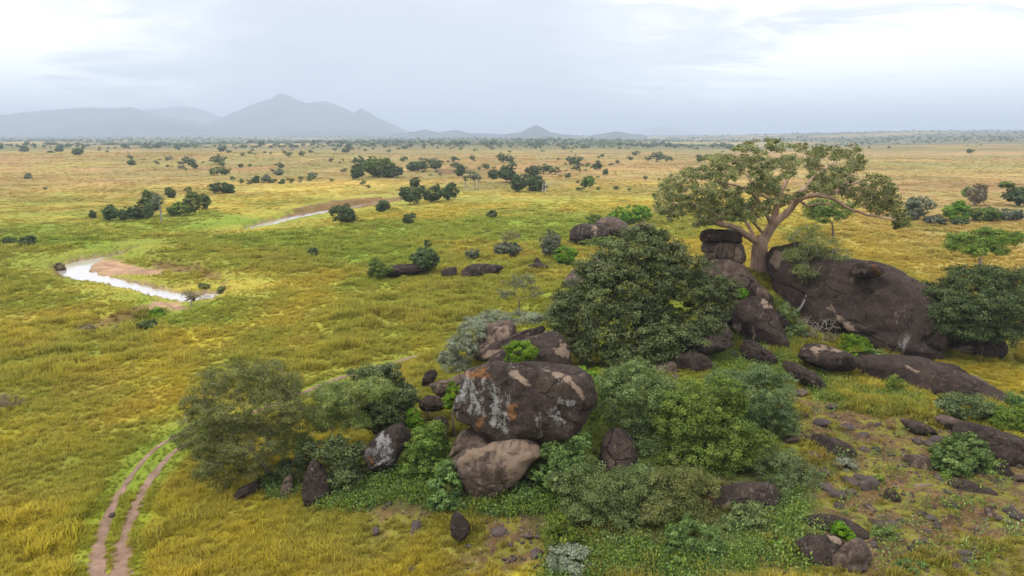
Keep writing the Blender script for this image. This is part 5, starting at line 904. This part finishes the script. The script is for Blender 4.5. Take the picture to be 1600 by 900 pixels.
FM = [far_mesh(s, n, f, b, LM[m]) for s, n, f, b, m in ((1, 900, 1.0, 3, 'mid'), (2, 900, 0.7, 4, 'mid'), (3, 800, 1.1, 2, 'grey'), (4, 700, 0.6, 5, 'mid'), (5, 900, 0.9, 4, 'acacia'), (6, 800, 0.85, 3, 'mid'))]
rf = np.random.default_rng(42)
def density(x, y):
    """how wooded the plain looks at a photo position"""
    d = np.zeros(len(x)); n = fbm(x/38, y/5.5, oct=3, seed=51)
    for pg, v in (([(380,240),(560,238),(700,246),(900,250),(1130,232),(1130,244),(960,262),(900,270),(760,268),(560,262),(440,262),(380,255)], 1.0), ([(560,250),(900,262),(880,280),(730,285),(560,275)], 0.45),
                  ([(200,248),(330,250),(440,262),(500,285),(380,292),(260,262)], 0.30), ([(880,270),(1000,270),(1010,300),(900,300)], 0.25), ([(940,275),(1070,270),(1070,280),(950,286)], 0.6), ([(1350,245),(1530,240),(1530,250),(1350,252)], 0.03),
                  ([(0,228),(400,230),(400,240),(0,240)], 0.12), ([(430,280),(560,265),(640,290),(560,300)], 0.12), ([(0,262),(400,270),(300,330),(0,330)], 0.004)):
        d = np.maximum(d, v*(inpoly(x, y, pg) < 0))
    return d*sstep(0.47, 0.60, n)
px = rf.uniform(0, 1600, 60000); py = rf.uniform(228, 330, 60000); ok = rf.random(60000) < density(px, py); px, py = px[ok][:235], py[ok][:235]
gp, hit = ground_pts(px, py)
WHERE = [(0, 330, 'small dark tree or bush in the scattered growth on the far left plain'), (330, 640, 'small tree in the scattered growth beyond the upper river'), (640, 930, 'small tree in the scattered growth around the twin dark trees'), (930, 1700, 'small tree in the thin lines of growth left of the fig crown')]
LAND_T = [(535,345,'the lone dark river tree'),(677,308,'the clump of three trees'),(591,270,'the dome-shaped tree'),(558,275,'the umbrella-shaped tree'),(652,262,'the dark flat tree clump'),(694,268,'the bare brown mound'),(719,270,'the grey tree by the mound'),(742,290,'the three palms'),(794,278,'the leaning dark tree'),(824,293,'the twin dark trees'),(919,288,'the round green tree'),(934,260,'the tall thin tree'),(346,297,'the rectangular thicket'),(266,303,'the upright bush'),(240,325,'the riverside thicket'),(205,255,'the lone tree on the tan plain'),(437,270,'the pale tree'),(545,232,'the far tan field tree'),(298,255,'the grey bush on the tan plain'),(1092,250,'the single tree by the fig'),(122,238,'the dark horizon tree'),(930,345,'the rocky outcrop'),(1440,320,'the round grey-green tree'),(445,212,'the pointed mountain'),(838,205,'the cone-shaped hill')]
for k in range(len(gp)):
    if not hit[k]: continue
    g = gp[k]; s = mpp(g); i = int(rf.integers(0, 6)); crown, trunk = FM[i]; wm = float(np.clip(rf.lognormal(math.log(7.0), 0.5)*s, 2.2, 9)); lab = [w[2] for w in WHERE if w[0] <= px[k] < w[1]][0]
    kd = ('dark round', 'dark flat-topped', 'grey-green', 'dark spreading', 'olive-green', 'dark')[i]; szw = 'tiny' if wm < 4 else 'small' if wm < 6.5 else 'broad'
    lab = near_label(px[k], py[k], LAND_T, f'{szw} {kd} tree', 1.0, 2.0); e = empty('tree', g, lab, 'tree', 'scattered far trees'); e.rotation_euler = (0, 0, rf.uniform(0, 6.28)); e.scale = (wm, wm*rf.uniform(.8, 1.1), wm*rf.uniform(0.65, 1.0)); obj('crown', crown, e); obj('trunk', trunk, e)

# ------------------------------------------------------------------ stuff: woodland, grass, herbs, gravel (instanced on points)
def source(name, me): return bpy.data.objects.new(name, me)
def instanced(name, pts, rot, scl, idx, col, sources, label, group=None):
    me = bpy.data.meshes.new(name); me.vertices.add(len(pts)); me.vertices.foreach_set('co', np.asarray(pts, np.float32).ravel())
    for nm, typ, data, key in (('rot', 'FLOAT_VECTOR', rot, 'vector'), ('scl', 'FLOAT_VECTOR', scl, 'vector'), ('gcol', 'FLOAT_COLOR', col, 'color'), ('idx', 'INT', idx, 'value')):
        if data is None: continue
        a = me.attributes.new(nm, typ, 'POINT'); a.data.foreach_set(key, np.asarray(data, np.int32 if typ == 'INT' else np.float32).ravel())
    ng = bpy.data.node_groups.new(name, 'GeometryNodeTree'); ng.interface.new_socket('Geometry', in_out='INPUT', socket_type='NodeSocketGeometry'); ng.interface.new_socket('Geometry', in_out='OUTPUT', socket_type='NodeSocketGeometry')
    N, L = ng.nodes, ng.links; gi = N.new('NodeGroupInput'); go = N.new('NodeGroupOutput'); ip = N.new('GeometryNodeInstanceOnPoints'); L.new(gi.outputs[0], ip.inputs['Points'])
    jn = N.new('GeometryNodeJoinGeometry')
    for s in reversed(sources):
        oi = N.new('GeometryNodeObjectInfo'); oi.inputs['Object'].default_value = s; oi.inputs['As Instance'].default_value = True; L.new(oi.outputs['Geometry'], jn.inputs[0])
    L.new(jn.outputs[0], ip.inputs['Instance']); ip.inputs['Pick Instance'].default_value = True
    def att(nm, typ):
        a = N.new('GeometryNodeInputNamedAttribute'); a.data_type = typ; a.inputs['Name'].default_value = nm; return a.outputs['Attribute']
    L.new(att('idx', 'INT'), ip.inputs['Instance Index']); L.new(att('rot', 'FLOAT_VECTOR'), ip.inputs['Rotation']); L.new(att('scl', 'FLOAT_VECTOR'), ip.inputs['Scale'])
    L.new(ip.outputs[0], go.inputs[0]); o = obj(name, me); m = o.modifiers.new('scatter', 'NODES'); m.node_group = ng
    return tag(o, label, group=group, kind='stuff')
# far woodland
NW = 26000; az = rf.uniform(-0.80, 0.80, NW); r = np.exp(rf.uniform(math.log(650), math.log(9000), NW)); x = r*np.sin(az); y = r*np.cos(az)
wn = fbm(x/700, y/380, oct=4, seed=21)+0.05
dens = 0.95*sstep(0.41, 0.52, wn)*sstep(700, 1500, r)*np.where(az > 0.33, sstep(1900, 2600, r), 1.0)*np.where(az > 0.1, sstep(1100, 1900, r), 1.0)*np.where(az < 0.12, sstep(850, 2300, r), 1)+0.002*(r > 700)
keep = rf.random(NW) < dens; x, y, r = x[keep], y[keep], r[keep]; z = T(x, y); n = len(x); print('woodland', n)
FS = []
for i, (c_, t_) in enumerate(FM[:4]):
    rng = np.random.default_rng(i); V, Fq, t, _ = crown_leaves([(np.array([0, 0, .58]), np.array([.5, .5, .36])), (np.array([.2, .1, .45]), np.array([.28, .28, .25]))], 26, 8, 0.16, 0.26, 0.18, 60+i, lump=.4)
    FS.append(source('woodland_tree', np_mesh('woodland_tree', V, Fq, LM['mid' if i % 2 else 'acacia'], {'tint': ('FACE', 'FLOAT', t.astype(np.float32))})))
w = np.clip(rf.lognormal(math.log(6.0), 0.4, n), 2.5, 14)*(1+0.5*sstep(2500, 8000, r))
instanced('woodland', np.column_stack([x, y, z-0.3]), np.column_stack([np.zeros(n), np.zeros(n), rf.uniform(0, 6.28, n)]), np.column_stack([w, w, w*rf.uniform(.55, .95, n)]), rf.integers(0, 4, n), None, FS, 'blue-green belt of woodland covering the far plain up to the horizon')

# grass
def grass_mat():
    m, N, L = new_mat('grass_blades'); out = nd(N, 'ShaderNodeOutputMaterial'); at = nd(N, 'ShaderNodeAttribute', attribute_name='gcol', attribute_type='INSTANCER'); tt = nd(N, 'ShaderNodeAttribute', attribute_name='tint')
    c = mixc(N, L, rng_(N, L, tt.outputs['Fac'], 0, 1, 0.0, 0.30), at.outputs['Color'], (0.46, 0.34, 0.11)); v = rng_(N, L, tt.outputs['Fac'], 0, 1, 0.72, 1.2); hs = nd(N, 'ShaderNodeHueSaturation'); L.new(c, hs.inputs['Color']); L.new(v, hs.inputs['Value'])
    p = nd(N, 'ShaderNodeBsdfPrincipled'); L.new(hs.outputs[0], p.inputs['Base Color']); p.inputs['Roughness'].default_value = 0.7; p.inputs['Specular IOR Level'].default_value = 0.15
    t = nd(N, 'ShaderNodeBsdfTranslucent'); L.new(hs.outputs[0], t.inputs['Color']); mx = nd(N, 'ShaderNodeMixShader'); mx.inputs[0].default_value = 0.4; L.new(p.outputs[0], mx.inputs[1]); L.new(t.outputs[0], mx.inputs[2]); L.new(mx.outputs[0], out.inputs[0]); return m
M_GRASS = grass_mat()
def tuft(seed, nb, rad, hgt, lean, wid):
    rng = np.random.default_rng(seed); base = rng.normal(size=(nb, 3))*np.array([rad, rad, 0])*0.45; a = rng.uniform(0, 2*pi, nb); d = np.column_stack([np.cos(a), np.sin(a), np.zeros(nb)])
    h = hgt*rng.uniform(0.5, 1.15, nb)[:, None]; ln = lean*rng.uniform(0.3, 1.4, nb)[:, None]; u = np.array([0, 0, 1.0]); side = np.column_stack([-d[:, 1], d[:, 0], d[:, 2]])*wid*rng.uniform(.6, 1.3, nb)[:, None]
    m = base+d*ln*0.35*h+u*h*0.6; t = base+d*ln*h+u*h*(1-0.25*np.minimum(ln, 1)); V = np.stack([base-side*.7-u*.06, base+side*.7-u*.06, m+side, m-side, t+side*.35, t-side*.35], 1).reshape(-1, 3)
    i = np.arange(nb)*6; Fq = np.vstack([np.stack([i, i+1, i+2, i+3], -1), np.stack([i+3, i+2, i+4, i+5], -1)]); tn = rng.random(nb); return np_mesh('grass_tuft', V, Fq, M_GRASS, {'tint': ('FACE', 'FLOAT', np.concatenate([tn*0.7, tn*0.7+0.3]).astype(np.float32))})
GS = [source('grass_tuft', tuft(k, 46, 0.42, h, l, 0.022)) for k, (h, l) in enumerate(((0.62, 0.5), (0.5, 0.8), (0.75, 0.45), (0.42, 0.9), (0.9, 0.35)))]
NG = 230000; az = rf.uniform(-0.78, 0.80, NG); r = np.exp(rf.uniform(math.log(19), math.log(230), NG)); x = r*np.sin(az); y = r*np.cos(az)
col, bare, soil, hill = gcolor(x, y); tall = fbm(x/1.9, y/1.9, oct=3, seed=61); tall2 = fbm(x/9, y/9, oct=3, seed=62)
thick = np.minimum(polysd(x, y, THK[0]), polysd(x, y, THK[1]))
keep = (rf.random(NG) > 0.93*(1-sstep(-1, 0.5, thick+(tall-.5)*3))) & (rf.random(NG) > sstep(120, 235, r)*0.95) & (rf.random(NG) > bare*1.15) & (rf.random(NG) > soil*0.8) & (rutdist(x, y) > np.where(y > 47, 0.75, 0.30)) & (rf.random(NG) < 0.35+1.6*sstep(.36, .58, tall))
x, y, r, col, soil, hill, tall, tall2, bare = [q[keep] for q in (x, y, r, col, soil, hill, tall, tall2, bare)]; n = len(x); print('grass', n)
sz = (0.62+0.9*sstep(0.35, 0.65, tall)*sstep(.3, .6, tall2))*(0.8+0.55*sstep(30, 200, r)+0.35*sstep(90, 230, r))*(1-0.5*np.maximum(soil, 0.55*hill))*rf.uniform(.75, 1.25, n)
for pl, wd in ((RIVc, 13.0), (RIV2c, 26.0)):
    dd, _ = segdist(x, y, pl[:, :2]); sz *= 0.22+0.78*sstep(3.0, wd, dd)
rd = rutdist(x, y); sz *= np.where(rd < np.where(y > 47, 2.6, 1.3), 0.45, 1.0); hz = sz*rf.uniform(.75, 1.1, n)*(1-0.55*sstep(80, 200, r))
c4 = np.ones((n, 4)); c4[:, :3] = np.clip(col*np.array([1.36, 1.30, 0.88])*rf.uniform(.82, 1.2, (n, 1))*(1+0.25*(tall[:, None]-.5)), 0, 1)
wind = 0.25*(fbm(x/6, y/6, oct=2, seed=66)-0.5)*2
pos_ = np.column_stack([x, y, T(x, y)]); rot_ = np.column_stack([rf.normal(0, .12, n)+wind, rf.normal(0, .12, n)+wind, rf.uniform(0, 6.28, n)]); scl_ = np.column_stack([sz, sz, hz*0.8])
# tussocks further out
NF = 60000; az = rf.uniform(-0.75, 0.75, NF); r = np.exp(rf.uniform(math.log(150), math.log(900), NF)); x = r*np.sin(az); y = r*np.cos(az); col, bare, soil, hill = gcolor(x, y)
d1, _ = segdist(x, y, RIVc[:, :2]); d2, _ = segdist(x, y, RIV2c[:, :2]); cl = fbm(x/14, y/14, oct=3, seed=81)
k = (bare < 0.3) & (rf.random(NF) < sstep(150, 240, r)*(0.2+1.3*sstep(.4, .6, cl))) & (np.minimum(d1, d2) > 16); x, y, r, col, cl = x[k], y[k], r[k], col[k], cl[k]; m = len(x)
s2 = rf.uniform(1.3, 2.6, m)*(1+0.6*sstep(300, 900, r)); c5 = np.ones((m, 4)); c5[:, :3] = np.clip(col*np.array([1.6, 1.46, 1.15])*rf.uniform(.82, 1.2, (m, 1)), 0, 1)
pos_ = np.vstack([pos_, np.column_stack([x, y, T(x, y)])]); rot_ = np.vstack([rot_, np.column_stack([np.zeros(m), np.zeros(m), rf.uniform(0, 6.28, m)])]); scl_ = np.vstack([scl_, np.column_stack([s2, s2, s2*0.16])]); c4 = np.vstack([c4, c5])
instanced('grass', pos_, rot_, scl_, rf.integers(0, 5, n+m), c4, GS, 'yellow-green savanna grass covering the plain and the hill')
# low bright herbs round the rocks
def herb_mesh(seed):
    rng = np.random.default_rng(seed); n = 60; c = rng.normal(size=(n, 3))*np.array([0.24, 0.24, 0.12])+np.array([0, 0, 0.18]); c[:, 2] = np.abs(c[:, 2]); nn = unit(rng.normal(size=(n, 3))*0.6+np.array([0, 0, 1.0])); V, Fq = leaf_quads(c, nn, 0.10, (0.06, 0.03, 0.045)[seed], rng)
    return np_mesh('herb', V, Fq, LM[('herb', 'acabright', 'broad')[seed]], {'tint': ('FACE', 'FLOAT', rng.random(n).astype(np.float32))})
HS = [source('herb', herb_mesh(s)) for s in range(3)]; pts = []
for pg, n_ in (([(1095,520),(1160,540),(1240,560),(1310,590),(1420,615),(1440,640),(1380,650),(1290,620),(1230,600),(1120,585),(1090,560)], 1500), ([(1200,470),(1225,490),(1250,540),(1245,575),(1225,565),(1215,510)], 350), ([(560,740),(630,735),(700,770),(700,800),(610,770),(550,800),(500,800),(510,770)], 650), ([(420,750),(470,760),(470,785),(420,780)], 200),
               ([(690,790),(760,772),(850,765),(880,790),(840,800),(740,810)], 420), ([(640,680),(690,690),(720,760),(650,760)], 350), ([(1140,830),(1250,820),(1290,840),(1240,895),(1140,880)], 170), ([(850,820),(900,850),(1000,840),(1100,860),(1150,930),(850,930)], 900), ([(1200,720),(1270,800),(1200,830)], 200), ([(900,570),(945,580),(930,690),(905,690)], 200), ([(1240,620),(1598,700),(1598,895),(1130,895),(1240,740)], 260)):
    q = np.array(pg, float); a = rf.uniform(q[:, 0].min(), q[:, 0].max(), n_*2); b = rf.uniform(q[:, 1].min(), q[:, 1].max(), n_*2); k = (inpoly(a, b, q)+(fbm(a/18, b/12, oct=2, seed=70)-0.5)*40 < 0); a, b = a[k][:int(n_*.7)], b[k][:int(n_*.7)]; g_, h_ = ground_pts(a, b); pts.append(g_[h_])
pts = np.vstack(pts); n = len(pts); s = rf.uniform(.6, 1.5, n); instanced('ground_cover', pts, np.column_stack([np.zeros(n), np.zeros(n), rf.uniform(0, 6.28, n)]), np.column_stack([s, s, s*rf.uniform(.7, 1.6, n)]), rf.integers(0, 3, n), None, HS, 'bright green low herbs and ferns growing between the rocks')
# gravel
PB = []
for i in range(4):
    V, Fq = ICO[3] if False else ico(2); rng = np.random.default_rng(i); V = V*(1+0.35*rng.normal(size=(len(V), 1))*0.5)*np.array([1, .8, .55]); me = np_mesh('pebble', V*0.5, Fq, M_STONE if i % 2 else M_PALE, {k: ('POINT', 'FLOAT', np.zeros(len(V), np.float32)) for k in ('pale', 'grey', 'orange')}); PB.append(source('pebble', me))
n = 16000; x = rf.uniform(-10, 48, n); y = rf.uniform(18, 56, n); _, bare, soil, hill = gcolor(x, y); k = rf.random(n) < soil*0.9+0.015*hill; x, y = x[k], y[k]; n = len(x); s = 0.05+0.16*rf.random(n)**3
instanced('gravel', np.column_stack([x, y, T(x, y)+s*0.1]), rf.uniform(-.4, .4, (n, 3))*np.array([1, 1, 8]), np.column_stack([s, s, s]), rf.integers(0, 4, n), None, PB, 'small pebbles and gravel littering the brown soil of the slope')
